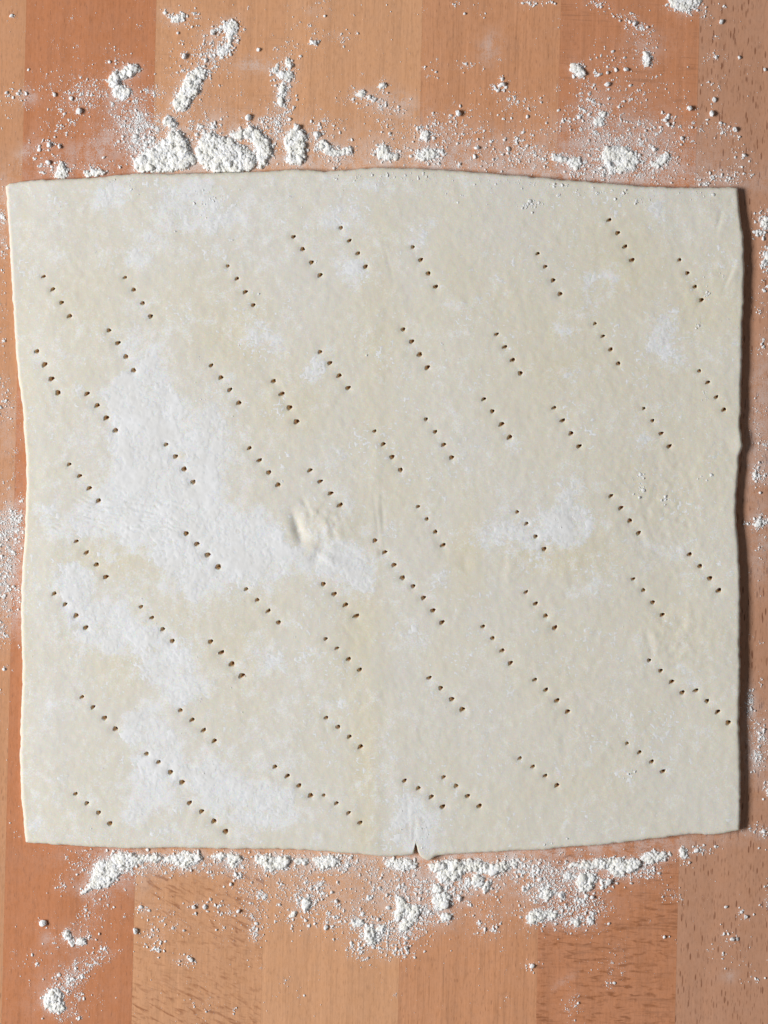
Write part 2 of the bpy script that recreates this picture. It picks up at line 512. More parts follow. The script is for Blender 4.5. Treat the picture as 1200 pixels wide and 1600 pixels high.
WARM_B = [(360, 520, 60, 60, .7), (870, 560, 60, 70, .6), (880, 870, 70, 25, .9), (570, 1200, 18, 120, .9), (350, 1000, 60, 60, .5),
          (565, 1000, 25, 130, .6), (980, 420, 60, 60, .6), (300, 500, 70, 50, .4), (730, 860, 25, 50, .7), (780, 470, 80, 70, .4), (40, 700, 8, 500, .5),
          (1040, 700, 90, 160, .35), (450, 640, 60, 60, .45), (180, 870, 50, 25, .8), (190, 1030, 40, 40, .6), (590, 520, 30, 160, .5),
          (1090, 480, 60, 60, .5), (620, 700, 40, 90, .3), (920, 870, 50, 40, .6), (120, 470, 80, 80, .4), (900, 1050, 100, 150, .25), (1070, 1000, 50, 40, .5)]
WARM = np.zeros(CX.shape)
for x, y, sx, sy, w in WARM_B:
    WARM = np.maximum(WARM, w * np.exp(-0.5 * (((CX - x) / sx) ** 2 + ((CY - y) / sy) ** 2)))


def samp(A, x, y):
    u = np.clip(np.asarray(x) / 2, 0, A.shape[1] - 1.001)
    v = np.clip(np.asarray(y) / 2, 0, A.shape[0] - 1.001)
    i = u.astype(int)
    j = v.astype(int)
    a = u - i
    b = v - j
    return (A[j, i] * (1 - a) + A[j, i + 1] * a) * (1 - b) + (A[j + 1, i] * (1 - a) + A[j + 1, i + 1] * a) * b


def flour_at(x, y):
    wx = 13 * fbm(x, y, 34, 5, 5, 0.68)
    wy = 13 * fbm(x, y, 26, 4, 9, 0.6)
    f = samp(FMASK, x + wx, y + wy) * np.clip(0.86 + 0.42 * fbm(x, y, 45, 5, 15, 0.65), 0.3, 1.1)
    loose = samp(LOOSE, x + wx, y + wy)
    return f, loose


def ripple(x, y):
    """0..1 along the wavy cracks in the flour near the left edge"""
    w = sstep(50, 80, x) * sstep(330, 230, x) * sstep(765, 790, y) * sstep(850, 825, y)
    yy = y - 0.10 * (x - 60) + 7 * fbm(x, y, 55, 3, 71)
    return w * (1 - np.abs(np.sin(yy * 0.42 + 2.0 * fbm(x, y, 30, 2, 73)))) ** 1.5 * sstep(0.25, 0.6, vnoise(x / 26, y / 7, 77))


# ------------------------------------------------------------------ relief of the sheet (metres above the worktop)
T = 13.5 * S
BUMPS = [  # x, y, sx, sy, angle(deg), height in px
    (514, 822, 24, 22, 0, 3.2), (464, 822, 5, 13, 15, -4.2), (472, 840, 7, 9, 0, -2.6), (499, 864, 6, 13, -30, -2.4), (484, 798, 12, 8, 0, 2.0), (478, 790, 3, 12, 25, -1.2), (512, 872, 20, 5, -30, 1.6), (518, 812, 5, 4, 0, -1.2),
    (1147, 425, 5, 14, -20, 1.3), (1139, 432, 2, 15, -22, -0.9), (1124, 345, 2, 12, -15, -0.7), (1130, 352, 5, 12, -15, 0.4),
    (1015, 1004, 5, 16, 20, -1.4), (1024, 1008, 9, 18, 20, 1.0), (1060, 1000, 45, 35, 0, 2.2), (786, 890, 4, 22, -5, -0.7), (797, 885, 14, 30, 0, 0.8),
    (598, 805, 2, 22, 3, -0.6), (590, 830, 2, 40, 6, -0.4), (440, 800, 30, 2, 20, -0.4), (545, 860, 25, 2, -35, -0.4), (606, 405, 2, 22, 14, -0.4), (601, 400, 4, 24, 14, 0.15), (622, 970, 1.8, 42, -22, -0.25),
    (545, 990, 2.5, 14, 33, -0.35), (728, 885, 5, 16, 15, -0.5), (638, 1285, 1.6, 28, 2, -0.5), (647, 1300, 1.6, 18, -8, -0.5), (655, 1295, 3, 22, 5, 0.5), (880, 1180, 5, 14, 0, -0.5), (1157, 690, 8, 9, 0, 1.5), (1097, 745, 9, 9, 0, 0.5),
    (955, 1075, 3, 6, 0, -0.4), (1060, 1185, 6, 10, 0, 0.4), (1000, 330, 40, 4, 25, 0.5), (1130, 700, 20, 30, 0, -0.5), (1050, 800, 60, 70, 0, -1.6),
    (1100, 330, 40, 25, 0, 0.7), (880, 810, 12, 8, -20, 0.8), (66, 1290, 30, 14, 0, -0.5), (605, 300, 5, 40, 0, -0.25), (602, 1120, 8, 150, 1, -0.22),
    (602, 560, 8, 150, 1, -0.15),
]


def relief(x, y):
    z = np.zeros(np.shape(x))
    z = z + 0.8 * fbm(x, y, 190, 2, 31) + 0.34 * fbm(x, y, 60, 2, 37) + 0.22 * fbm(x, y, 14, 2, 43) + 0.12 * fbm(x, y, 6, 2, 47)
    z = z - 1.1 * ripple(x, y)
    # long folds of the folded packet
    z = z + 0.42 * np.exp(-0.5 * ((x - 588 + 0.01 * (y - 800)) / 8) ** 2) * (0.6 + 0.4 * np.sin(y / 90.0)) - 0.25 * np.exp(-0.5 * ((x - 420) / 40) ** 2)
    for bx, by, sx, sy, an, h in BUMPS:
        c, s = math.cos(math.radians(an)), math.sin(math.radians(an))
        dx = x - bx
        dy = y - by
        u = dx * c - dy * s
        v = dx * s + dy * c
        z = z + h * np.exp(-0.5 * ((u / sx) ** 2 + (v / sy) ** 2)) * (1 + 0.25 * fbm(x, y, 9, 2, 61))
    # fold line on the right
    yl = 940 - 0.03 * (x - 1060)
    z = z + sstep(1040, 1075, x) * 0.55 * sstep(-1.5, 2.5, y - yl) * np.exp(-np.maximum(y - yl, 0) / 45)
    # right edge curls slightly up
    z = z + 3.6 * sstep(1040, 1165, x) * (0.85 + 0.15 * np.sin(y / 120.0)) * sstep(255, 400, y)
    # left edge thins a little
    z = z - 3.0 * sstep(90, 10, x)
    return z * S


def dimples(x, y):
    z = np.zeros(np.shape(x))
    for hx, hy, r in HO:
        m = (np.abs(x - hx) < 14) & (np.abs(y - hy) < 14)
        if m.any():
            d = np.hypot(x[m] - hx + 1.2, y[m] - hy - 1.0)
            z[m] -= (0.9 * r / 3) * np.exp(-0.5 * (d / (r * 1.25)) ** 2)
    return z * S


KS = (D - T) / D
FINE = np.array([0, .35, .9, 1.7, 2.8, 4.2, 5.8, 7.6])


def axis(L):
    n = int(round((L - 2 * FINE[-1]) / 2.0))
    mid = np.linspace(FINE[-1], L - FINE[-1], n + 1)
    return np.concatenate([FINE[:-1], mid, L - FINE[:-1][::-1]])


ax, ay = axis(1128.0), axis(1040.0)
U, V = np.meshgrid(ax / 1128.0, ay / 1040.0)
tp, bt, lf, rt = at(CT, U[0]), at(CB, U[0]), at(CL, V[:, 0]), at(CR, V[:, 0])
c00, c10, c01, c11 = np.array(TOP[0]), np.array(TOP[-1]), np.array(BOTTOM[0]), np.array(BOTTOM[-1])
u3, v3 = U[..., None], V[..., None]
# edge detail must not run through the whole sheet: keep each side's small wiggles local
XY = ((1 - v3) * tp[None] + v3 * bt[None] + (1 - u3) * lf[:, None] + u3 * rt[:, None]
      - ((1 - u3) * (1 - v3) * c00 + u3 * (1 - v3) * c10 + (1 - u3) * v3 * c01 + u3 * v3 * c11))
X, Y = XY[..., 0].copy(), XY[..., 1].copy()
DE = np.minimum(np.minimum(U, 1 - U) * 1128, np.minimum(V, 1 - V) * 1040)
# small tear in the bottom edge
nz = 19 * np.clip(1 - np.abs(X - 650.5) / 4.6, 0, 1) ** 0.7
far = np.clip(1 - (1 - V) * 1040 / 70, 0, 1) ** 1.3
Y = Y - nz * far
# tiny unevenness of the cut edge
wob = 0.9 * np.clip(1 - DE / 12, 0, 1)
X = X + wob * fbm(X, Y, 11, 3, 81)
Y = Y + wob * fbm(X, Y, 11, 3, 83)
RE = 5.8
drop = np.where(DE < RE, RE - np.sqrt(np.maximum(0, RE**2 - (RE - DE) ** 2)), 0)
Z = T + relief(X, Y) + dimples(X, Y) - drop * S * 0.95
ny, nx = X.shape


def attrs_of(x, y, de=None):
    f, lo = flour_at(x, y)
    base = 0.30 * lo + 0.10 + 0.16 * fbm(x, y, 70, 4, 91, 0.6) + 0.16 * sstep(320, 265, y) + 0.10 * sstep(620, 300, x)
    at_ = np.clip(base + f * 0.68 - 0.16 * ripple(x, y), 0, 1)
    w = np.clip(samp(WARM, x, y) * 1.0 + 0.14 + 0.12 * sstep(300, 1000, x), 0, 1)
    if de is not None:
        at_ = at_ * sstep(1, 10, de)
        w = np.maximum(w, 0.45 * sstep(12, 2, de))
    return at_, w


FA, WA = attrs_of(X, Y, DE)
keep = np.ones((ny - 1, nx - 1), bool)
vid = np.arange(ny * nx).reshape(ny, nx)
extra_v, extra_f, extra_a, extra_w, extra_p = [], [], [], [], []
base_id = ny * nx
H = 3
used = np.zeros((ny - 1, nx - 1), bool)
for hx, hy, r in HO:
    dd = (X - hx) ** 2 + (Y - hy) ** 2
    j, i = np.unravel_index(np.argmin(dd), dd.shape)
    if used[j - H:j + H, i - H:i + H].any():
        print('overlap', hx, hy)
        continue
    used[j - H:j + H, i - H:i + H] = True
    keep[j - H:j + H, i - H:i + H] = False
    ring = [(j - H, i + k) for k in range(-H, H)] + [(j + k, i + H) for k in range(-H, H)] + \
           [(j + H, i - k) for k in range(-H, H)] + [(j - k, i - H) for k in range(-H, H)]
    rj = np.array([a for a, b in ring])
    ri = np.array([b for a, b in ring])
    ids = vid[rj, ri]
    bx, by = X[rj, ri], Y[rj, ri]
    ang = np.arctan2(by - hy, bx - hx)
    n = len(ang)
    # irregular, slightly slanted tine hole: wider than tall, pushed up to the right
    e = random.uniform(1.0, 1.3)
    ph = math.radians(random.uniform(20, 45))
    ca, sa = np.cos(ang - ph * -1), np.sin(ang - ph * -1)
    rr = r * (1 + 0.10 * np.sin(3 * ang + random.uniform(0, 6)) + 0.06 * np.sin(5 * ang + random.uniform(0, 6)))
    ex = rr * e * ca
    ey = rr / e * sa
    cp, sp = math.cos(-ph), math.sin(-ph)
    cx_, cy_ = ex * cp - ey * sp, ex * sp + ey * cp
    rimx, rimy = hx + cx_, hy + cy_
    layers = []
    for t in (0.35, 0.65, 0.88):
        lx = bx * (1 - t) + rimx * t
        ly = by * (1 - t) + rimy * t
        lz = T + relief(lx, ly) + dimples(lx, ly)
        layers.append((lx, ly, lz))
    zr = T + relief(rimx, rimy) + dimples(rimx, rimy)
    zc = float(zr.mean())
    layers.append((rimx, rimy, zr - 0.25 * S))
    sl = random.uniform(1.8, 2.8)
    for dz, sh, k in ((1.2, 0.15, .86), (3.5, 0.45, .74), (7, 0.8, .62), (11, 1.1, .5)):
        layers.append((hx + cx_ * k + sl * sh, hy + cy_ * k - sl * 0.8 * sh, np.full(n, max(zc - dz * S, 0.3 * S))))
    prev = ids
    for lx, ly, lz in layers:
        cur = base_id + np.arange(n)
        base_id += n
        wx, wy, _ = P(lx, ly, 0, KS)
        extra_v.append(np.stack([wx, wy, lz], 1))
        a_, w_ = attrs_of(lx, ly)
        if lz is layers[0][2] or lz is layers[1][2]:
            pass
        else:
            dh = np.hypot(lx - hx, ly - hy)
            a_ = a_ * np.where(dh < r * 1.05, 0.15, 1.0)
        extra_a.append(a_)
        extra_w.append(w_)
        extra_p.append(np.full(n, 1.0 if len(extra_p) % 8 >= 5 else (0.35 if len(extra_p) % 8 >= 3 else 0.0)))  # painted hole shade, stronger on the deeper rings
        nxp, nxc = np.roll(prev, -1), np.roll(cur, -1)
        extra_f.append(np.stack([prev, cur, nxc, nxp], 1))
        prev = cur
jj, ii = np.nonzero(keep)
quads = np.stack([vid[jj, ii], vid[jj + 1, ii], vid[jj + 1, ii + 1], vid[jj, ii + 1]], 1)
extra_f = np.concatenate(extra_f)
# which way round the ring faces run: ring walks clockwise in picture space -> same as the grid's
# skirt round the rim
border = np.concatenate([vid[0, :-1], vid[:-1, -1], vid[-1, :0:-1], vid[:0:-1, 0]])
bxp, byp = X.ravel()[border], Y.ravel()[border]
tx = np.roll(bxp, -1) - np.roll(bxp, 1)
ty = np.roll(byp, -1) - np.roll(byp, 1)
ln = np.hypot(tx, ty) + 1e-9
inx, iny = -ty / ln, tx / ln
zb = Z.ravel()[border]
prev = border
sk_f = []
for fr, ins in ((0.75, -0.15), (0.45, 0.1), (0.15, 0.7), (0.0, 1.8)):
    cur = base_id + np.arange(len(border))
    base_id += len(border)
    lx, ly = bxp + inx * ins, byp + iny * ins
    wx, wy, _ = P(lx, ly, 0, KS)
    extra_v.append(np.stack([wx, wy, np.maximum(zb * fr, 0.00003)], 1))
    extra_a.append(np.full(len(border), 0.05))
    extra_w.append(np.full(len(border), 0.4))
    extra_p.append(np.zeros(len(border)))
    sk_f.append(np.stack([prev, np.roll(prev, -1), np.roll(cur, -1), cur], 1))
    prev = cur
wx, wy, _ = P(X.ravel(), Y.ravel(), 0, KS)
verts = np.concatenate([np.stack([wx, wy, Z.ravel()], 1)] + extra_v)
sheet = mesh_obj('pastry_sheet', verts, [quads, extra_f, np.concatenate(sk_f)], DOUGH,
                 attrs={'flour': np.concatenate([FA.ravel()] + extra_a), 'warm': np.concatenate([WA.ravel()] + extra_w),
                        'pit_shade': np.concatenate([np.zeros(X.size)] + extra_p)})
tag(sheet, 'square sheet of raw cream-coloured pastry pricked all over with short rows of fork holes', 'pastry')


# surface height of the sheet anywhere on it
def sheet_z(x, y):
    return T + relief(x, y) + dimples(x, y)


# ------------------------------------------------------------------ flour lying on the sheet
def height_layer(name, x0, y0, x1, y1, step, hfun, mat, zfun, k=1.0, sink=0.6):
    """skin over a flour layer: kept only where hfun (px) is above zero"""
    gx = np.arange(x0, x1 + step, step)
    gy = np.arange(y0, y1 + step, step)
    GX, GY = np.meshgrid(gx, gy)
    jx = step * 0.35
    JX = GX + (_hash(GX * 7, GY * 5, 3) - .5) * 2 * jx
    JY = GY + (_hash(GX * 5, GY * 7, 4) - .5) * 2 * jx
    h = hfun(JX, JY)
    pos = h > 0
    cell = pos[:-1, :-1] | pos[1:, :-1] | pos[:-1, 1:] | pos[1:, 1:]
    if not cell.any():
        return None
    j, i = np.nonzero(cell)
    id0 = np.arange(GX.size).reshape(GX.shape)
    f = np.stack([id0[j, i], id0[j + 1, i], id0[j + 1, i + 1], id0[j, i + 1]], 1)
    u, inv = np.unique(f, return_inverse=True)
    f = inv.reshape(f.shape)
    x, y, hh = JX.ravel()[u], JY.ravel()[u], h.ravel()[u]
    z = zfun(x, y) + np.where(hh > 0, hh, -sink) * S
    wx, wy, _ = P(x, y, 0, k)
    return mesh_obj(name, np.stack([wx, wy, z], 1), f, mat)


hd = np.full(CX.shape, 99.0)
for hx, hy, r in HO:
    m = (slice(int(max(0, hy // 2 - 8)), int(hy // 2 + 9)), slice(int(max(0, hx // 2 - 8)), int(hx // 2 + 9)))
    hd[m] = np.minimum(hd[m], np.hypot(CX[m] - hx, CY[m] - hy) - r)
EDGE = blur(inside(OUTLINE, CX, CY).astype(float), 2.5)


def dust_h(x, y):
    f, lo = flour_at(x, y)
    g = f + 0.55 * fbm(x, y, 5, 3, 101, 0.85) + 0.36 * fbm(x, y, 20, 4, 103, 0.7) - 0.66 - 0.75 * ripple(x, y)
    # crumbly specks outside the main patches
    sp = vnoise(x / 3.1, y / 3.1, 111) * (0.75 + 0.5 * vnoise(x / 40, y / 40, 113)) + 0.10 * lo
    g = np.maximum(g, (sp - 0.96 - 0.05 * fbm(x, y, 90, 3, 119)) * 1.2)
    g = np.where(samp(hd, x, y) < 2.0, -1, g)
    g = np.where(samp(EDGE, x, y) < 0.93, -1, g)
    h = np.clip(g, -1, 0.5)
    return np.where(h > 0, 0.03 + 0.40 * h + 0.16 * vnoise(x / 2.6, y / 2.6, 117), h)


dl = height_layer('flour_dusting', 10, 265, 1160, 1345, 1.7, dust_h, DUST, sheet_z, KS, sink=0.25)
tag(dl, 'white flour dusted in ragged patches over the top of the pastry sheet', None, None, 'stuff')


# ------------------------------------------------------------------ where the loose flour lies (photograph pixels)
def E(cx, cy, rx, ry, an=0, n=12):
    c, s = math.cos(math.radians(an)), math.sin(math.radians(an))
    return [(cx + rx * math.cos(t) * c - ry * math.sin(t) * s, cy + rx * math.cos(t) * s + ry * math.sin(t) * c)
            for t in [2 * math.pi * k / n for k in range(n)]]


HEAPS = [
    # polys, height px, grain px, name, label, holes
    ([[(207, 262), (215, 248), (230, 240), (245, 230), (256, 222), (262, 212), (268, 204), (280, 204), (286, 215), (293, 227), (299, 241),
       (304, 254), (290, 260), (270, 267), (240, 269), (222, 269)], E(265, 190, 12, 7, 40)], 11, 2.4, 'flour_pile',
     'tall cream heap of flour with a smooth flake above it, leftmost at the top edge', ()),
    ([[(309, 228), (316, 215), (328, 208), (340, 213), (352, 216), (368, 222), (384, 228), (398, 245), (392, 258), (388, 268), (360, 270),
       (335, 268), (318, 259), (308, 242)], [(358, 212), (375, 204), (392, 197), (406, 205), (420, 222), (424, 240), (414, 256), (405, 262), (404, 245), (398, 224), (384, 214), (370, 218)]], 10.5, 2.4, 'flour_pile',
     'broad crumbly flour heap with a dark hollow at its right end, above the pastry', ((399, 236, 5),)),
    ([[(450, 205), (462, 196), (472, 207), (478, 220), (476, 235), (480, 252), (462, 258), (449, 251), (446, 232), (444, 220)]], 9, 2.2, 'flour_pile',
     'small upright flour heap just above the top edge, right of the two big heaps', ()),
    ([[(270, 160), (277, 146), (287, 131), (299, 114), (314, 105), (322, 117), (312, 128), (308, 145), (296, 160), (291, 172), (280, 175)]], 8, 2.1, 'flour_pile',
     'slanting heap of flour with crumbs trailing from its upper end, above the tallest heap', ()),
    ([[(169, 126), (178, 113), (192, 114), (197, 103), (210, 102), (221, 108), (210, 116), (195, 122), (183, 132), (173, 133)]], 6, 3.2, 'flour_clump',
     'smooth bow-shaped clump of flour on the darkest orange plank at the upper left', ()),
    ([[(174, 140), (190, 132), (204, 138), (202, 150), (192, 158), (178, 154)]], 2.2, 1.5, 'flour_clump',
     'flat powdery flour patch right under the bow-shaped clump', ()),
    ([[(86, 270), (92, 256), (98, 250), (103, 262), (106, 275), (88, 276)]], 7, 2.0, 'flour_clump',
     'small pointed flour clump touching the top edge near the top left corner of the pastry', ()),
    ([[(132, 272), (140, 265), (152, 266), (160, 262), (166, 270), (150, 276), (134, 277)]], 4, 1.8, 'flour_clump',
     'low flour clump on the top edge, midway between the pointed clump and the tallest heap', ()),
    ([E(259, 20, 4, 7, -20), [(266, 28), (276, 26), (284, 20), (291, 22), (288, 30), (274, 35), (266, 34)]], 3.5, 1.9, 'flour_clump',
     'curl of flour crumbs at the very top of the photo, left of centre', ()),
    ([[(349, 40), (357, 33), (366, 31), (371, 40), (369, 52), (362, 66), (355, 82), (345, 92), (341, 84), (352, 68), (358, 52)]], 3, 1.7, 'flour_streak',
     'hooked streak of flour crumbs hanging down from a dusty curl, above the slanting heap', ()),
    ([E(452, 100, 6, 9, 0), E(446, 120, 13, 6, 10), E(441, 150, 5, 20, 5), E(432, 105, 2.5, 10)], 3.6, 1.8, 'flour_streak',
     'vertical trail of flour crumbs in the middle of the upper left pale plank', ()),
    ([[(494, 222), (505, 215), (512, 226), (520, 232), (534, 235), (548, 228), (552, 238), (536, 243), (522, 245), (508, 240)]], 4, 1.9, 'flour_streak',
     'short ragged streak of flour to the right of the small upright heap', ()),
    ([[(589, 228), (601, 227), (604, 238), (620, 240), (618, 247), (600, 250), (590, 244)]], 4, 1.7, 'flour_clump',
     'small flour clump just above the middle of the top edge', ()),
    ([E(598, 133, 7, 5, -30), E(564, 148, 7, 6), E(582, 155, 7, 5, 20)], 3, 1.8, 'flour_clump',
     'loose trio of crumb clumps above the middle of the pastry on the pale plank', ()),
    ([[(650, 246), (655, 238), (670, 233), (680, 236), (680, 246), (664, 250)]], 3.2, 1.6, 'flour_clump',
     'flat flour clump straddling the plank joint above the top edge', ()),
    ([E(665, 212, 6, 9, 0)], 4, 1.7, 'flour_clump', 'upright little flour clump on the plank joint, above the flat one', ()),
    ([[(858, 240), (868, 243), (878, 250), (892, 250), (905, 242), (912, 256), (900, 264), (884, 254), (870, 252)]], 4, 1.8, 'flour_streak',
     'thin flour streak left of the ring-shaped heap at the upper right', ()),
    ([[(943, 236), (958, 229), (978, 232), (992, 240), (998, 255), (990, 266), (972, 271), (958, 268), (948, 258), (940, 248)]], 4.5, 1.6, 'flour_pile',
     'ring-shaped crumbly flour heap with a small bare crater, on the cross-grained plank', ((961, 256, 5),)),
    ([[(1016, 258), (1026, 255), (1034, 246), (1038, 240), (1046, 246), (1040, 255), (1028, 264), (1018, 266)]], 3.2, 1.6, 'flour_clump',
     'sickle of loose flour right of the ring-shaped heap', ()),
    ([[(1044, -6), (1095, -6), (1092, 6), (1080, 16), (1066, 18), (1054, 12), (1048, 4)]], 5, 1.9, 'flour_clump',
     'flour clump cut off by the top of the photo near the upper right', ()),
    ([[(893, 104), (897, 98), (904, 100), (910, 108), (912, 118), (905, 121), (898, 112)]], 5, 2.8, 'flour_lump',
     'smooth oblong flour lump alone on the left side of the cross-grained plank', ()),
    ([[(1006, 84), (1012, 80), (1018, 88), (1018, 100), (1012, 105), (1006, 96)]], 4.5, 2.0, 'flour_clump',
     'curved flour clump in the upper part of the cross-grained plank', ()),
    ([E(937, 190, 8, 7), E(941, 176, 6, 6)], 3, 1.6, 'flour_clump', 'loose flour clump above the ring-shaped heap', ()),
    # below the sheet
    ([[(146, 1366), (150, 1352), (158, 1345), (172, 1344), (184, 1352), (186, 1362), (178, 1376), (164, 1383), (146, 1384), (128, 1396), (124, 1390), (142, 1380)]], 6.5, 1.6, 'flour_pile',
     'soft pure white flour heap under the bottom edge at the lower left', ()),
    ([[(170, 1338), (190, 1334), (215, 1336), (245, 1336), (270, 1336), (292, 1332), (312, 1334), (315, 1342), (300, 1352), (286, 1356), (270, 1348),
       (240, 1345), (215, 1347), (205, 1358), (190, 1360)]], 5.5, 1.9, 'flour_ridge',
     'long straight ridge of flour leading right from the soft white heap below the pastry', ()),
    ([[(332, 1337), (350, 1334), (374, 1336), (376, 1344), (364, 1350), (372, 1358), (366, 1362), (354, 1346), (334, 1343)]], 3.5, 1.7, 'flour_ridge',
     'short flour ridge below the pastry, right after the longest straight one', ()),
    ([[(400, 1339), (425, 1338), (452, 1341), (450, 1352), (436, 1359), (420, 1362), (410, 1350), (400, 1347)]], 4.5, 2.2, 'flour_ridge',
     'flour ridge with a smooth lump in it, below the pastry left of centre', ()),
    ([[(456, 1343), (470, 1339), (483, 1344), (480, 1352), (460, 1348)], [(488, 1340), (505, 1337), (530, 1340), (536, 1350), (520, 1350), (505, 1357), (496, 1350)]], 4, 1.9, 'flour_ridge',
     'broken pair of flour tufts below the pastry, left of its little tear', ()),
    ([[(600, 1349), (608, 1341), (625, 1341), (640, 1343), (652, 1349), (650, 1358), (632, 1358), (612, 1360)]], 6, 2.2, 'flour_pile',
     'flour heap directly below the small tear in the bottom edge', ()),
    ([[(666, 1352), (684, 1348), (705, 1345), (724, 1346), (740, 1345), (770, 1349), (800, 1345), (808, 1352), (790, 1358), (770, 1366), (762, 1362), (745, 1360), (726, 1362), (716, 1376), (700, 1379), (686, 1372), (680, 1362)]], 7, 2.2, 'flour_pile',
     'largest heap below the pastry, right of the tear, drawn out into a ridge', ()),
    ([E(745, 1376, 9, 10, -30), E(760, 1387, 10, 5, -50)], 5, 2.6, 'flour_clump', 'two smooth flour clumps under the ridge right of the tear', ()),
    ([[(868, 1346), (890, 1349), (920, 1344), (945, 1345), (960, 1343), (980, 1342), (1000, 1346), (1002, 1354), (985, 1366), (970, 1370), (958, 1365), (950, 1354), (920, 1356), (890, 1354)]], 6.5, 2.3, 'flour_ridge',
     'thick lumpy flour ridge below the lower right part of the pastry', ()),
    ([[(998, 1340), (1012, 1333), (1030, 1334), (1048, 1332), (1050, 1338), (1034, 1345), (1016, 1350), (1004, 1346)]], 5, 2.0, 'flour_ridge',
     'separate short flour ridge at the right end of the thick lumpy one', ()),
    ([E(1067, 1332, 6, 6)], 3.5, 1.7, 'flour_clump', 'tiny star-like flour clump right of the last ridge at the lower right', ()),
    ([[(902, 1378), (912, 1368), (922, 1362), (930, 1370), (926, 1386), (918, 1394), (906, 1396), (908, 1388)]], 5, 2.1, 'flour_clump',
     'forked flour clump hanging below the thick lumpy ridge', ()),
    ([E(857, 1399, 8, 7), E(876, 1400, 5, 5), E(888, 1370, 7, 5, 20)], 4, 1.9, 'flour_clump', 'group of small flour clumps left of the forked one', ()),
    ([[(823, 1440), (826, 1430), (838, 1424), (850, 1426), (866, 1424), (876, 1430), (860, 1434), (842, 1436), (830, 1446)]], 4, 1.9, 'flour_streak',
     'lowest flour streak under the lower right part of the pastry', ()),
    ([E(900, 1440, 6, 6), E(920, 1437, 5, 6)], 3.5, 1.8, 'flour_clump', 'pair of small clumps at the right end of the lowest streak', ()),
    ([[(616, 1424), (624, 1412), (620, 1400), (628, 1404), (638, 1414), (650, 1414), (656, 1424), (648, 1440), (638, 1452), (626, 1454), (622, 1444), (636, 1436), (640, 1424), (630, 1424), (628, 1440), (618, 1444)]], 4, 1.8, 'flour_streak',
     'Y-shaped flour streak below the middle of the pastry', ()),
    ([[(570, 1456), (576, 1450), (584, 1452), (590, 1462), (588, 1472), (576, 1475), (570, 1468)]], 5.5, 2.4, 'flour_clump',
     'rounded flour clump with a hollow, lowest below the middle of the pastry', ()),
    ([[(674, 1406), (684, 1400), (692, 1395), (701, 1400), (700, 1410), (692, 1422), (682, 1418)], E(682, 1388, 6, 5)], 5.5, 2.4, 'flour_clump',
     'smooth twin flour clump right of the Y-shaped streak', ()),
    ([E(696, 1434, 8, 5, 10)], 4.5, 2.6, 'flour_lump', 'flake-like flour lump just under the smooth twin clump', ()),
    ([E(478, 1412, 7, 7), E(458, 1428, 6, 4)], 4.5, 2.3, 'flour_clump', 'pair of pale flour lumps left of the middle below the pastry', ()),
    ([E(560, 1442, 9, 5, -30), E(595, 1450, 9, 4, -10)], 3.5, 1.7, 'flour_clump', 'ragged crumbs either side above the rounded clump with a hollow', ()),
    ([[(69, 1565), (72, 1552), (82, 1545), (92, 1544), (98, 1552), (96, 1560), (100, 1572), (98, 1580), (84, 1580), (72, 1574)]], 6, 1.7, 'flour_pile',
     'round powdery flour heap alone in the bottom left corner of the photo', ()),
    ([E(107, 1462, 6, 8, 10), E(112, 1473, 5, 5), E(126, 1473, 7, 5)], 4, 2.0, 'flour_clump', 'curved row of flour lumps below the soft white heap', ()),
    ([E(1195, 345, 7, 8), E(1198, 400, 5, 9)], 3.5, 1.8, 'flour_clump', 'flour clumps at the right border, level with the upper part of the pastry', ()),
    ([E(1187, 815, 6, 5, 30)], 3.5, 1.7, 'flour_clump', 'flour clump at the right border, level with the middle of the pastry', ()),
    ([E(1183, 742, 5, 5)], 3, 1.7, 'flour_clump', 'small flour clump right of the dark shadow along the right edge', ()),
]
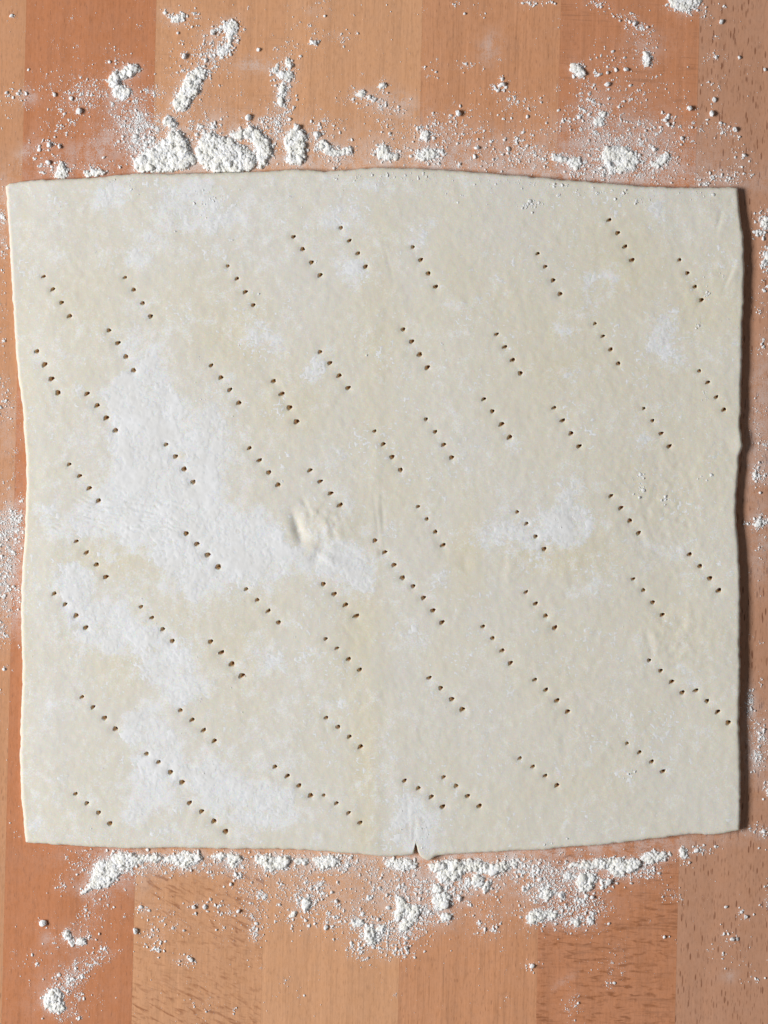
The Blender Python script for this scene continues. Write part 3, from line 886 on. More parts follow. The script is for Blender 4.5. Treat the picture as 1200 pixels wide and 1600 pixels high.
CLOUDS_TOP = [(225, 215, 18, 22, 0, 420, .9), (215, 190, 16, 14, 0, 160, .8), (195, 175, 22, 16, -30, 120, .7), (240, 150, 60, 60, 0, 120, .5), (480, 215, 60, 26, 0, 160, .6), (410, 225, 20, 22, 0, 160, .9), (940, 205, 30, 22, 0, 160, .7),
    (115, 145, 30, 22, 0, 200, .75), (75, 120, 40, 35, 0, 60, .6), (170, 70, 60, 40, 0, 40, .55), (150, 145, 25, 12, -20, 190, .8), (105, 180, 18, 26, 20, 90, 1.0), (75, 225, 15, 22, 10, 50, 1.1),
    (90, 265, 24, 8, 0, 40, 1.1), (150, 265, 30, 7, 0, 60, 1.0), (215, 200, 18, 20, -10, 420, .8), (225, 235, 14, 12, 0, 160, .9), (235, 145, 16, 5, -10, 90, .8), (180, 95, 20, 10, 0, 30, .8),
    (190, 170, 25, 20, 0, 110, .6), (310, 100, 24, 22, -50, 160, 1.0), (335, 85, 18, 8, -50, 120, 1.1), (360, 60, 8, 20, 10, 60, 1.0), (290, 150, 20, 24, 0, 120, .7), (330, 150, 28, 26, 0, 70, .7), (300, 205, 25, 16, 0, 140, .8), (325, 200, 14, 10, 0, 90, 1.2),
    (290, 50, 35, 25, 0, 25, .8), (275, 28, 14, 8, 0, 26, 1.0), (310, 30, 6, 6, 0, 10, 1.2), (345, 48, 14, 8, 0, 26, 1.2), (445, 120, 12, 24, 0, 190, .9), (442, 165, 7, 22, 5, 150, 1.0), (405, 195, 20, 10, 0, 70, 1.0),
    (430, 190, 18, 12, 0, 60, 1.0), (458, 60, 10, 18, 0, 20, .7), (520, 55, 14, 6, 10, 60, .7), (500, 30, 12, 14, 40, 24, .5), (490, 66, 5, 4, 0, 10, 1.4), (505, 15, 20, 10, 0, 20, .5), (560, 60, 60, 35, 0, 40, .6),
    (495, 205, 18, 12, 0, 90, .9), (520, 240, 20, 8, 0, 110, .9), (530, 175, 40, 25, 0, 70, .6), (560, 150, 22, 8, 10, 60, .8), (600, 165, 18, 10, 10, 110, .8), (620, 198, 22, 14, 0, 60, 1.0), (640, 215, 25, 14, 0, 90, .8),
    (605, 240, 16, 8, 0, 90, .9), (670, 242, 18, 8, 0, 160, .9), (670, 205, 8, 12, 0, 60, 1.0), (700, 200, 25, 14, 0, 130, .8), (730, 210, 30, 14, 0, 110, .8), (775, 230, 30, 16, 0, 120, 1.0), (760, 255, 60, 8, 3, 220, .7),
    (785, 135, 7, 9, 0, 22, 1.3), (795, 165, 12, 12, 0, 30, 1.0), (730, 103, 10, 4, 0, 22, .9), (675, 110, 12, 8, 0, 20, .8), (740, 15, 16, 8, 0, 10, 1.1), (720, 175, 40, 20, 0, 40, .8), (820, 165, 20, 10, 0, 60, .8),
    (850, 200, 22, 14, 0, 70, .9), (815, 240, 16, 10, 0, 190, .8), (870, 248, 24, 8, 0, 110, .9), (830, 3, 18, 5, 0, 30, 1.1), (930, 5, 16, 4, 0, 24, 1.1), (975, 25, 12, 6, 20, 24, .9), (988, 40, 10, 8, 0, 26, 1.0), (1000, 65, 14, 16, 0, 90, .8), (1012, 60, 8, 12, 0, 24, 1.1),
    (935, 115, 18, 18, 0, 26, 1.1), (965, 105, 30, 16, 0, 50, .9), (930, 150, 25, 20, 0, 70, .9), (990, 150, 30, 22, 0, 90, .9), (1020, 140, 40, 30, 0, 60, .8), (935, 195, 20, 18, 0, 260, .8), (920, 175, 14, 14, 0, 80, 1.0), (965, 225, 34, 16, 0, 420, .75),
    (965, 255, 36, 16, 0, 620, .75), (925, 270, 24, 8, 0, 190, .8), (1000, 205, 22, 14, 0, 110, .9), (1030, 250, 20, 14, -40, 190, .8), (1060, 215, 30, 18, -30, 110, 1.0), (1050, 265, 40, 10, 0, 60, .9), (1040, 190, 14, 8, 0, 30, 1.2),
    (1100, 20, 6, 10, 0, 16, 1.2), (1075, 14, 18, 8, 0, 60, 1.0), (1138, 205, 12, 8, 0, 44, 1.0), (1150, 240, 20, 10, 20, 26, 1.0), (1115, 280, 26, 7, 0, 80, 1.0), (1150, 275, 14, 12, 0, 30, 1.2), (1110, 130, 10, 40, 0, 20, .9), (1160, 90, 30, 60, 0, 26, .8),
    (350, 40, 60, 30, 0, 30, .6), (450, 250, 60, 14, 0, 130, .8), (160, 30, 100, 30, 0, 26, .6), (60, 20, 50, 30, 0, 10, .7), (600, 20, 120, 30, 0, 26, .6), (880, 200, 40, 40, 0, 80, .7), (20, 155, 14, 10, 0, 26, 1.0), (35, 150, 12, 6, 0, 20, .8),
    (620, 120, 120, 60, 0, 90, .5), (360, 120, 80, 50, 0, 90, .5), (960, 120, 90, 80, 0, 160, .5), (180, 180, 90, 70, 0, 200, .5),
]
CLOUDS_BOT = [
    (110, 1330, 30, 8, 0, 30, .8), (130, 1350, 16, 14, 0, 70, .9), (165, 1365, 22, 14, 0, 160, .7), (190, 1350, 14, 12, 0, 160, .9), (230, 1350, 40, 10, 0, 260, .8), (290, 1350, 22, 8, 0, 140, .9), (215, 1362, 30, 3, 0, 40, .8),
    (345, 1350, 34, 10, 0, 160, .8), (370, 1360, 14, 12, 0, 110, .9), (95, 1385, 8, 6, 0, 24, 1.0), (160, 1410, 10, 6, 20, 20, .8), (145, 1430, 10, 22, 30, 90, .8), (130, 1460, 22, 14, 0, 80, .9), (100, 1455, 40, 22, 0, 40, .6),
    (50, 1500, 30, 10, -20, 40, .9), (140, 1505, 28, 8, -25, 150, .85), (115, 1530, 16, 10, -45, 200, .8), (95, 1550, 22, 16, -45, 160, .7), (130, 1560, 22, 18, 0, 70, .6), (112, 1584, 10, 6, 0, 26, 1.0), (160, 1488, 8, 6, 0, 24, 1.0),
    (240, 1460, 10, 12, 0, 70, 1.0), (255, 1425, 12, 12, 0, 40, .8), (225, 1423, 6, 4, 0, 12, 1.4), (305, 1415, 14, 4, 0, 16, 1.3), (285, 1450, 14, 8, 0, 22, .9), (290, 1500, 14, 6, 0, 20, 1.2), (345, 1470, 12, 12, 0, 10, .9), (330, 1570, 14, 14, 0, 24, .8),
    (385, 1385, 22, 26, 0, 170, .8), (398, 1420, 8, 30, 0, 130, .8), (370, 1425, 30, 14, 0, 60, 1.0), (425, 1350, 30, 12, 0, 200, .8), (500, 1350, 40, 12, 0, 260, .8), (510, 1345, 26, 10, 0, 140, .9), (580, 1350, 26, 12, 0, 220, .7), (540, 1360, 50, 10, 0, 130, .7),
    (490, 1385, 20, 10, 10, 170, .9), (465, 1402, 18, 8, 10, 90, 1.0), (500, 1410, 26, 16, 0, 110, .9), (440, 1395, 22, 14, 0, 40, .9), (520, 1435, 30, 14, 0, 130, .9), (550, 1440, 22, 10, 0, 150, .9), (455, 1440, 28, 14, 0, 50, 1.1), (600, 1385, 30, 18, 0, 200, .8),
    (565, 1415, 20, 16, 0, 90, .9), (630, 1385, 24, 16, 0, 170, .8), (630, 1430, 18, 22, 0, 380, .8), (605, 1455, 26, 10, -10, 260, .9), (580, 1470, 26, 14, 0, 170, .9), (605, 1485, 14, 10, 0, 60, 1.0), (562, 1490, 12, 8, 20, 60, .9), (630, 1470, 16, 10, 0, 50, 1.1),
    (660, 1440, 24, 14, 0, 150, .8), (665, 1425, 14, 10, 0, 110, 1.0), (660, 1385, 22, 14, 0, 160, .9), (690, 1400, 20, 18, 0, 200, .9), (705, 1385, 26, 14, 0, 170, .9), (725, 1385, 22, 14, 0, 170, 1.0), (755, 1370, 26, 14, 0, 150, .9), (780, 1365, 20, 10, 0, 90, .8),
    (765, 1430, 22, 26, 0, 170, .7), (765, 1450, 8, 8, 0, 40, .9), (830, 1355, 16, 8, 0, 70, 1.2), (805, 1350, 14, 8, 0, 80, 1.0), (850, 1370, 22, 14, 0, 170, 1.0), (835, 1390, 20, 12, 0, 200, 1.0), (870, 1390, 26, 18, 0, 280, .9), (880, 1372, 22, 12, 0, 120, 1.0),
    (900, 1360, 40, 12, 0, 240, .9), (860, 1430, 26, 10, 0, 260, .9), (905, 1430, 20, 12, 0, 150, 1.0), (945, 1425, 12, 10, 0, 30, .9), (915, 1410, 16, 12, 0, 90, 1.0), (940, 1380, 14, 8, 0, 60, 1.1), (985, 1368, 26, 8, 0, 80, 1.0), (1015, 1362, 12, 6, 0, 60, .9),
    (900, 1450, 20, 6, 0, 60, .6), (1030, 1345, 24, 8, 0, 60, .9), (1090, 1330, 12, 5, 0, 24, 1.3), (1050, 1395, 10, 8, 0, 24, .9), (970, 1490, 10, 20, 0, 30, .7), (960, 1505, 30, 14, 0, 24, .6), (895, 1570, 10, 20, 0, 50, .7), (955, 1538, 6, 6, 0, 14, .8), (830, 1510, 8, 6, 0, 12, 1.0),
    (1140, 1468, 14, 10, 0, 14, 1.4), (1165, 1430, 8, 6, 0, 10, 1.4), (1140, 1500, 30, 14, 0, 20, .8), (1180, 1530, 10, 6, 0, 8, 1.1), (400, 1455, 6, 10, 0, 60, .9), (545, 1400, 160, 50, 0, 240, .5), (850, 1390, 120, 40, 0, 200, .5), (480, 1540, 60, 30, 0, 12, .7),
    (680, 1540, 80, 30, 0, 20, .6), (200, 1450, 120, 60, 0, 90, .5), (1050, 1380, 60, 60, 0, 26, .7), (280, 1550, 100, 30, 0, 30, .6), (635, 1495, 10, 8, 0, 10, .9),
]
CLOUDS_SIDE = [
    (8, 860, 12, 36, 0, 520, .85), (20, 820, 12, 18, 0, 220, .85), (4, 920, 8, 20, 0, 120, .9), (25, 940, 7, 18, 0, 60, 1.0), (30, 810, 6, 8, 0, 60, .9), (8, 640, 10, 14, 0, 90, .8), (6, 605, 6, 12, 0, 30, .8), (3, 335, 6, 22, 0, 90, .9), (4, 400, 4, 18, 0, 30, .8),
    (4, 500, 5, 40, 0, 60, .7), (3, 980, 6, 14, 0, 60, 1.0), (22, 730, 8, 20, 0, 30, .7), (8, 1020, 8, 30, 0, 20, .8), (15, 1140, 8, 100, 0, 14, .7), (10, 900, 14, 60, 0, 160, .5), (18, 1290, 8, 20, 0, 8, .7),
    (1194, 350, 6, 14, 0, 60, 1.2), (1196, 410, 4, 12, 0, 60, 1.2), (1190, 470, 6, 20, 0, 26, 1.1), (1194, 535, 4, 10, 0, 14, 1.0), (1186, 670, 8, 24, 0, 90, .7), (1188, 742, 8, 10, 0, 60, 1.0), (1186, 815, 8, 6, 0, 70, 1.0), (1190, 850, 6, 20, 0, 20, .9),
    (1172, 1105, 4, 16, 0, 70, .9), (1185, 1150, 9, 14, 0, 120, .8), (1184, 1185, 7, 10, 0, 120, .8), (1190, 1070, 5, 20, 0, 8, .8), (1196, 1230, 3, 8, 0, 12, 1.3), (1192, 1300, 6, 10, 0, 20, 1.2), (1186, 580, 8, 40, 0, 30, .6), (1170, 1300, 12, 6, 0, 12, .9),
    (1180, 900, 12, 60, 0, 20, .6), (1196, 1410, 4, 10, 0, 20, .9),
]


# ------------------------------------------------------------------ worktop of glued beech staves
ANG = math.radians(-1.40)
bounds = [-610, -400, -188, 22, 225, 427, 641, 857, 1074, 1286, 1500, 1712]
film = np.zeros(CX.shape)
FILM = [  # x, y, sx, sy, angle, weight
    (820, 272, 230, 16, 2, .55), (1000, 262, 90, 22, 3, .35), (700, 235, 120, 25, 0, .28), (960, 225, 60, 40, 0, .45), (620, 165, 25, 14, 10, .55), (700, 250, 30, 14, 0, .3),
    (400, 245, 140, 30, 0, .35), (280, 250, 60, 25, 0, .45), (355, 200, 60, 22, 0, .3), (170, 215, 45, 14, -40, .22), (190, 190, 30, 30, 0, .22), (150, 240, 20, 8, -40, .3),
    (100, 245, 60, 10, -30, .25), (45, 150, 10, 8, 0, .5), (40, 240, 8, 22, 30, .35), (60, 232, 22, 5, -15, .35), (700, 1320, 60, 12, 0, .4), (900, 1325, 190, 10, -5, .5), (600, 1375, 110, 40, 0, .30),
    (520, 1340, 120, 12, 0, .3), (660, 1400, 60, 30, 0, .35), (860, 1380, 60, 30, 0, .3), (180, 1360, 40, 25, 0, .35), (135, 1392, 10, 8, 0, .6), (800, 1345, 80, 20, 0, .35),
    (300, 1340, 120, 12, 0, .25), (75, 1468, 8, 8, 0, .35), (90, 1535, 40, 20, -45, .15), (10, 870, 18, 50, 0, .85), (6, 660, 20, 40, 0, .3), (20, 820, 25, 30, 0, .35), (2, 330, 10, 40, 0, .4),
    (25, 960, 15, 30, 0, .3), (1185, 700, 14, 60, 0, .42), (1190, 860, 14, 40, 0, .3), (1185, 1165, 16, 40, 0, .5), (1192, 600, 10, 40, 0, .3), (1172, 1100, 6, 20, 0, .4),
    (768, 70, 12, 14, 0, .35), (760, 90, 9, 12, 0, .2), (400, 100, 20, 10, 0, .3), (335, 55, 14, 14, 0, .3), (490, 15, 12, 8, 0, .2), (880, 1535, 16, 4, -35, .2), (1140, 1525, 8, 6, 0, .3),
    (980, 230, 70, 20, 0, .3), (930, 185, 15, 30, 0, .3), (395, 105, 22, 6, 0, .3), (1010, 70, 25, 14, 0, .2)]
for x, y, sx, sy, an, w in FILM:
    c, s = math.cos(math.radians(an)), math.sin(math.radians(an))
    u = (CX - x) * c + (CY - y) * s
    v = -(CX - x) * s + (CY - y) * c
    film = 1 - (1 - film) * (1 - w * np.exp(-0.5 * ((u / sx) ** 2 + (v / sy) ** 2)))
for x, y, sx, sy, an, n, rm in CLOUDS_TOP + CLOUDS_BOT + CLOUDS_SIDE:
    w = min(0.30, 0.28 * n * rm * rm / (sx * sy))
    c, s = math.cos(math.radians(an)), math.sin(math.radians(an))
    u = (CX - x) * c + (CY - y) * s
    v = -(CX - x) * s + (CY - y) * c
    film = 1 - (1 - film) * (1 - w * np.exp(-0.5 * ((u / sx) ** 2 + (v / sy) ** 2)))
_hm = np.zeros(CX.shape)
for _h in HEAPS:
    for _p in _h[0]:
        _hm = np.maximum(_hm, inside(_p, CX, CY))
film = 1 - (1 - film) * (1 - 0.75 * np.clip(blur(_hm, 4.0) * 1.3, 0, 1))
film = np.clip(film + 0.035, 0, 1)
woods = [
    wood_mat('beech_a', (0.475, 0.219, 0.097), (0.532, 0.256, 0.123), 1.3, 0.45),
    wood_mat('beech_b', (0.494, 0.233, 0.110), (0.551, 0.270, 0.132), 2.9, 0.45),
    wood_mat('beech_left', (0.592, 0.286, 0.141), (0.659, 0.317, 0.158), 5.1, 0.55),
    wood_mat('beech_orange', (0.524, 0.202, 0.086), (0.583, 0.224, 0.095), 8.3, 0.5, poreden=0.15),
    wood_mat('beech_flecked', (0.640, 0.323, 0.163), (0.713, 0.360, 0.182), 13.7, 0.35, ray=0.3, fleck=0.8, fleckrot=0.45),
    wood_mat('beech_pale', (0.669, 0.346, 0.179), (0.745, 0.386, 0.199), 17.9, 0.25, linegrain=0.8),
    wood_mat('beech_line', (0.621, 0.290, 0.144), (0.691, 0.323, 0.160), 23.1, 0.5, linegrain=1.0, poreden=0.14),
    wood_mat('beech_ray', (0.567, 0.238, 0.113), (0.632, 0.265, 0.126), 29.3, 0.22, ray=0.6, fleck=0.95, fleckrot=0.0),
    wood_mat('beech_pored', (0.543, 0.278, 0.165), (0.605, 0.310, 0.184), 37.9, 1.0, poreden=0.24, linegrain=0.4),
    wood_mat('beech_c', (0.494, 0.233, 0.110), (0.551, 0.270, 0.132), 41.9, 0.45),
    wood_mat('beech_d', (0.532, 0.270, 0.132), (0.570, 0.298, 0.154), 47.9, 0.45),
]
table = bpy.data.objects.new('butcher_block', None)
sc.collection.objects.link(table)
table.location = (0, 0, -0.03)
table.rotation_euler = (0, 0, ANG)
tag(table, 'beech butcher block worktop of wide glued staves, smeared and speckled with flour', 'worktop')
ca, sa = math.cos(ANG), math.sin(ANG)
for k in range(len(bounds) - 1):
    a = (bounds[k] - 600) * S
    b = (bounds[k + 1] - 600) * S
    g = 0.00001
    inview = 2 <= k <= 8
    hw = (b - a) / 2 - g
    st = 4.0 * S if inview else hw
    L = 0.31
    c = 0.00003
    # top grid with a softened long edge
    xs = np.unique(np.round(np.concatenate([np.linspace(-hw, hw, max(2, int((2 * hw) / st))),]), 8))
    if inview:
        ys = np.unique(np.round(np.concatenate([[-L, -L + 0.001], np.arange(-810 * S, 811 * S, st), [L - 0.001, L]]), 8))
    else:
        ys = np.array([-L, -L + 0.001, L - 0.001, L])
    GX, GY = np.meshgrid(xs, ys)
    hz = 0.03
    GZ = np.full(GX.shape, hz) - 0.00003 * ((k * 7) % 3) / 2 - np.where(np.abs(GY) > L - c, 0.001, 0)
    lx = GX + (a + b) / 2
    wxp = (lx * ca - GY * sa) / S + 600
    wyp = 800 - (lx * sa + GY * ca) / S
    inb = (wxp > -2) & (wxp < 1202) & (wyp > -2) & (wyp < 1602)
    fa = np.where(inb, samp(film, wxp, wyp), 0.04)
    m_, n_ = GX.shape
    idv = np.arange(GX.size).reshape(GX.shape)
    q = np.stack([idv[:-1, :-1], idv[:-1, 1:], idv[1:, 1:], idv[1:, :-1]], -1).reshape(-1, 4)
    bd = np.concatenate([idv[0, :-1], idv[:-1, -1], idv[-1, :0:-1], idv[:0:-1, 0]])
    vt = np.stack([GX.ravel(), GY.ravel(), GZ.ravel()], 1)
    low = vt[bd].copy()
    low = np.concatenate([low, low])
    nb = len(bd)
    low[:nb, 2] = -0.008
    low[nb:, 2] -= 1e-6
    bd2 = GX.size + nb + np.arange(nb)
    lo_id = GX.size + np.arange(nb)
    sk = np.stack([bd2, lo_id, np.roll(lo_id, -1), np.roll(bd2, -1)], 1)
    cen = np.array([[0, 0, -0.008]])
    fan = np.stack([lo_id, np.full(nb, GX.size + 2 * nb), np.roll(lo_id, -1)], 1)
    o = mesh_obj('plank', np.concatenate([vt, low, cen]), [q, sk, fan], woods[k], table,
                 attrs={'film': np.concatenate([fa.ravel(), np.full(2 * nb + 1, 0.04)])})
    o.location = ((a + b) / 2, 0, 0)


# ------------------------------------------------------------------ flour heaps on the wood
HALO = []


def heap_fn(polys, height, grain, seed, holes=()):
    """clumpy mound: polygon footprint, piled with overlapping crumbs"""
    allp = np.concatenate([np.array(p, float) for p in polys])
    x0, y0 = allp.min(0) - 12
    x1, y1 = allp.max(0) + 12
    st = 0.5
    gy, gx = np.mgrid[y0:y1:st, x0:x1:st]
    wx = 3.2 * fbm(gx, gy, 9, 3, seed, 0.7)
    wy = 3.2 * fbm(gx, gy, 12, 3, seed + 5, 0.6)
    m = np.zeros(gx.shape)
    for p in polys:
        m = np.maximum(m, inside(p, gx + wx, gy + wy))
    for hx, hy, hr in holes:
        m = m * (np.hypot(gx - hx, gy - hy) > hr)
    b1 = blur(m, 1.6 / st)
    b2 = blur(m, 5.0 / st)
    er = fbm(gx, gy, 7, 3, seed + 21, 0.7)
    m = m * ((b1 + 0.75 * er) > 0.52)
    b1 = blur(m, 1.2 / st)
    lump = fbm(gx, gy, 8, 3, seed + 23, 0.6)
    body = np.clip(b1 - 0.25, 0, 1) * (0.45 + 0.9 * b2) * height * np.clip(0.95 + 0.45 * fbm(gx, gy, 20, 2, seed + 9) + 0.75 * lump, 0.25, 2.2)
    body = np.maximum(body, 0)
    hgt = np.where(m > 0, body, 0)
    # crumbs splatted on as half-sunk balls
    rng = np.random.default_rng(seed)
    area_ = m.sum()
    n = int(area_ * st * st / (grain * grain) * 1.9)
    ys, xs = np.nonzero((b1 > 0.42) & (m > 0))
    if len(xs):
        pick = rng.integers(0, len(xs), n)
        for t in pick:
            cx, cy = xs[t] + rng.uniform(-.5, .5), ys[t] + rng.uniform(-.5, .5)
            dens = b1[ys[t], xs[t]]
            if rng.random() > dens * 1.2:
                continue
            r = grain / st * (rng.lognormal(-0.25, 0.6) if rng.random() > 0.03 else rng.uniform(1.8, 3.0))
            R = int(r + 2)
            j0, j1 = max(0, int(cy) - R), min(gx.shape[0], int(cy) + R + 1)
            i0, i1 = max(0, int(cx) - R), min(gx.shape[1], int(cx) + R + 1)
            jj, ii = np.mgrid[j0:j1, i0:i1]
            e = rng.uniform(0.75, 1.3)
            an = rng.uniform(0, 3.14)
            dx, dy = ii - cx, jj - cy
            u = (dx * math.cos(an) + dy * math.sin(an)) * e
            v = (-dx * math.sin(an) + dy * math.cos(an)) / e
            d2 = r * r - u * u - v * v
            top = hgt[int(np.clip(round(cy), 0, gx.shape[0] - 1)), int(np.clip(round(cx), 0, gx.shape[1] - 1))] * 0.92
            s_ = np.where(d2 > 0, top + np.sqrt(np.maximum(d2, 0)) * 0.60 * st * (1.0 if r < 2 * grain / st else 0.7) + rng.uniform(-.2, .25) * r * st, -1)
            # only pile on the true sheet-free side
            hgt[j0:j1, i0:i1] = np.maximum(hgt[j0:j1, i0:i1], s_)
    bh = blur(m, 4.5 / st)
    pr = np.where(m > 0, 0, np.clip(bh * 1.6, 0, 1) ** 2).ravel()
    if pr.sum() > 0:
        nh = int(m.sum() * st * st * 0.34 + 45)
        q = rng.choice(pr.size, nh, p=pr / pr.sum())
        HALO.append(np.stack([gx.ravel()[q] + rng.uniform(-.5, .5, nh), gy.ravel()[q] + rng.uniform(-.5, .5, nh), np.clip(0.72 * rng.lognormal(-0.1, 0.5, nh), .35, 2.4)], 1))
    hgt = hgt + np.where(hgt > 0.3, 0.35 * fbm(gx, gy, 3.0, 2, seed + 13), 0)

    def f(x, y):
        u = np.clip((x - x0) / st, 0, gx.shape[1] - 1.001)
        v = np.clip((y - y0) / st, 0, gx.shape[0] - 1.001)
        i = u.astype(int)
        j = v.astype(int)
        a = u - i
        b = v - j
        r = (hgt[j, i] * (1 - a) + hgt[j, i + 1] * a) * (1 - b) + (hgt[j + 1, i] * (1 - a) + hgt[j + 1, i + 1] * a) * b
        r = np.where(inside(OUTLINE, x, y), -1, r)
        return np.where(r > 0.28, r, -1)
    return f, (x0, y0, x1, y1)


for n_, (polys, h, gr, nm, lab, holes) in enumerate(HEAPS):
    f, bb = heap_fn(polys, h * 0.34, gr * 0.36, 200 + 17 * n_, holes)
    o = height_layer(nm, bb[0], bb[1], bb[2], bb[3], 0.6, f, FLOUR, lambda x, y: np.zeros(np.shape(x)), 1.0, sink=0.6)
    if o is None:
        continue
    tag(o, lab, 'flour', 'flour heaps and clumps on the wood')

# ------------------------------------------------------------------ crumbs
def ico(level):
    import bmesh
    bm = bmesh.new()
    bmesh.ops.create_icosphere(bm, subdivisions=level, radius=1)
    v = np.array([p.co[:] for p in bm.verts])
    f = np.array([[q.index for q in p.verts] for p in bm.faces])
    bm.free()
    return v, f


ICO1, ICO2 = ico(1), ico(2)
OCT = (np.array([[1, 0, 0], [-1, 0, 0], [0, 1, 0], [0, -1, 0], [0, 0, 1], [0, 0, -1]], float),
       np.array([[0, 2, 4], [2, 1, 4], [1, 3, 4], [3, 0, 4], [2, 0, 5], [1, 2, 5], [3, 1, 5], [0, 3, 5]]))


def variants(base, n, amp, seed):
    v, f = base
    out = []
    r = np.random.default_rng(seed)
    for _ in range(n):
        w = v * (1 + 0)
        for _k in range(3):
            d = r.normal(size=3)
            d /= np.linalg.norm(d)
            w = w * (1 + amp * np.sin((v @ d)[:, None] * r.uniform(2, 4.5) + r.uniform(0, 6)))
        q = r.normal(size=(3, 3))
        q, _r = np.linalg.qr(q)
        w = (w * r.uniform(0.75, 1.25, 3)) @ q.T
        out.append(w)
    return np.array(out), f


V0 = variants(OCT, 24, 0.2, 4)
V1 = variants(ICO1, 24, 0.16, 5)
V2 = variants(ICO2, 24, 0.19, 6)


def crumbs(name, pts, mat, zfun=None, k=1.0, up=0.5):
    """pts: n x 3 (px, py, radius px), one mesh of little irregular grains"""
    pts = np.asarray(pts)
    vs, fs, off = [], [], 0
    for sel, (var, f) in ((pts[:, 2] < 0.75, V0), ((pts[:, 2] >= 0.75) & (pts[:, 2] < 1.5), V1), (pts[:, 2] >= 1.5, V2)):
        p = pts[sel]
        if not len(p):
            continue
        w = var[RNG.integers(0, len(var), len(p))]
        wx, wy, _ = P(p[:, 0], p[:, 1], 0, k)
        z0 = zfun(p[:, 0], p[:, 1]) if zfun else np.zeros(len(p))
        r = p[:, 2] * S
        flat = RNG.uniform(0.6, 0.95, len(p))
        vv = w * r[:, None, None]
        vv[..., 2] *= flat[:, None]
        vv[..., 0] += wx[:, None]
        vv[..., 1] += wy[:, None]
        vv[..., 2] += (z0 + r * flat * up)[:, None]
        nv = vv.shape[1]
        fs.append((f[None] + (np.arange(len(p)) * nv)[:, None, None] + off).reshape(-1, 3))
        vs.append(vv.reshape(-1, 3))
        off += len(p) * nv
    return mesh_obj(name, np.concatenate(vs), np.concatenate(fs), mat)


def cloud(x, y, sx, sy, an, n, rm, clump=0.68, sig=0.5):
    c, s = math.cos(math.radians(an)), math.sin(math.radians(an))
    npar = max(1, int(n * 0.10))
    pu, pv = RNG.normal(size=npar) * sx, RNG.normal(size=npar) * sy
    pw = RNG.pareto(1.6, npar) + 0.2
    idx = RNG.choice(npar, n, p=pw / pw.sum())
    cl = RNG.random(n) < clump
    spread = np.abs(RNG.normal(size=n)) * 3.0 + 0.3
    ua, va = RNG.normal(size=n), RNG.normal(size=n)
    u = np.where(cl, pu[idx] + ua * spread, ua * sx)
    v = np.where(cl, pv[idx] + va * spread, va * sy)
    r = rm * RNG.lognormal(-0.1, sig, n)
    r = np.clip(r, 0.28, 3.0)
    return np.stack([x + u * c - v * s, y + u * s + v * c, r], 1)


def build_clouds(name, cl, label, gain=1.0):
    pts = np.concatenate([cloud(*c[:5], int(c[5] * gain * 3.0), c[6] * 0.70) for c in cl])
    x, y = pts[:, 0], pts[:, 1]
    infr = (x > -60) & (x < 1260) & (y > -60) & (y < 1660)
    m = 1.5
    ins = inside(OUTLINE, x, y) | inside(OUTLINE, x + m, y) | inside(OUTLINE, x - m, y) | inside(OUTLINE, x, y + m) | inside(OUTLINE, x, y - m)
    pts = pts[infr & ~ins]
    o = crumbs(name, pts, CRUMB)
    tag(o, label, None, None, 'stuff')
    print(name, len(pts))


build_clouds('flour_crumbs', CLOUDS_TOP, 'fine flour crumbs scattered on the wood above the pastry', 1.15)
build_clouds('flour_crumbs', CLOUDS_BOT, 'fine flour crumbs scattered on the wood below the pastry', 1.15)
build_clouds('flour_crumbs', CLOUDS_SIDE, 'fine flour crumbs on the strips of wood beside the pastry', 1.2)

HP = np.concatenate(HALO)
ins = inside(OUTLINE, HP[:, 0], HP[:, 1]) | inside(OUTLINE, HP[:, 0], HP[:, 1] + 2) | inside(OUTLINE, HP[:, 0], HP[:, 1] - 2)
tag(crumbs('flour_crumbs', HP[~ins], CRUMB), 'loose flour crumbs fringing the heaps on the wood', None, None, 'stuff')

# crumbs lying on the sheet
SH = [(850, 284, 150, 5, 2, 260, 1.2), (620, 268, 60, 4, 0, 60, 1.0), (1000, 300, 60, 8, 0, 120, 1.2), (900, 1320, 120, 4, -6, 80, 1.1), (820, 318, 14, 3, 0, 30, 1.4), (200, 290, 20, 8, 0, 40, 1.0), (330, 310, 26, 16, 0, 90, 1.0), (500, 600, 200, 150, 0, 80, .8),(1000, 760, 6, 12, 0, 40, 1.3), (1097, 745, 6, 6, 0, 30, 1.3), (1042, 778, 3, 4, 0, 14, 1.6), (700, 1150, 300, 150, 0, 60, .7), (900, 500, 200, 160, 0, 90, .7),
      (600, 280, 300, 10, 0, 170, .8), (950, 300, 120, 14, 0, 160, .9), (800, 1315, 250, 8, 0, 90, .8), (300, 350, 150, 60, 0, 90, .7), (300, 700, 90, 120, 0, 140, .7),
      (280, 1150, 80, 90, 0, 120, .7), (840, 320, 10, 3, 0, 20, 1.4), (870, 812, 16, 10, 0, 40, .9), (400, 900, 100, 60, 0, 60, .7), (90, 1250, 40, 80, 0, 14, .9), (650, 1300, 14, 24, 0, 70, .9),
      (980, 1205, 6, 5, 0, 20, 1.1), (1110, 430, 12, 14, 0, 14, 1.4), (1130, 490, 16, 24, 0, 20, 1.1), (1100, 610, 10, 12, 0, 20, 1.2), (430, 380, 60, 50, 0, 30, .8), (350, 320, 14, 12, 0, 30, .9), (90, 350, 8, 18, 0, 20, .9)]
pts = np.concatenate([cloud(*c) for c in SH])
ok = inside(OUTLINE, pts[:, 0], pts[:, 1]) & (samp(hd, pts[:, 0], pts[:, 1]) > 2.5) & (samp(EDGE, np.clip(pts[:, 0], 0, 1190), pts[:, 1]) > 0.9)
o = crumbs('flour_crumbs', pts[ok] * np.array([1, 1, 0.75]), DUST, sheet_z, KS, -0.1)
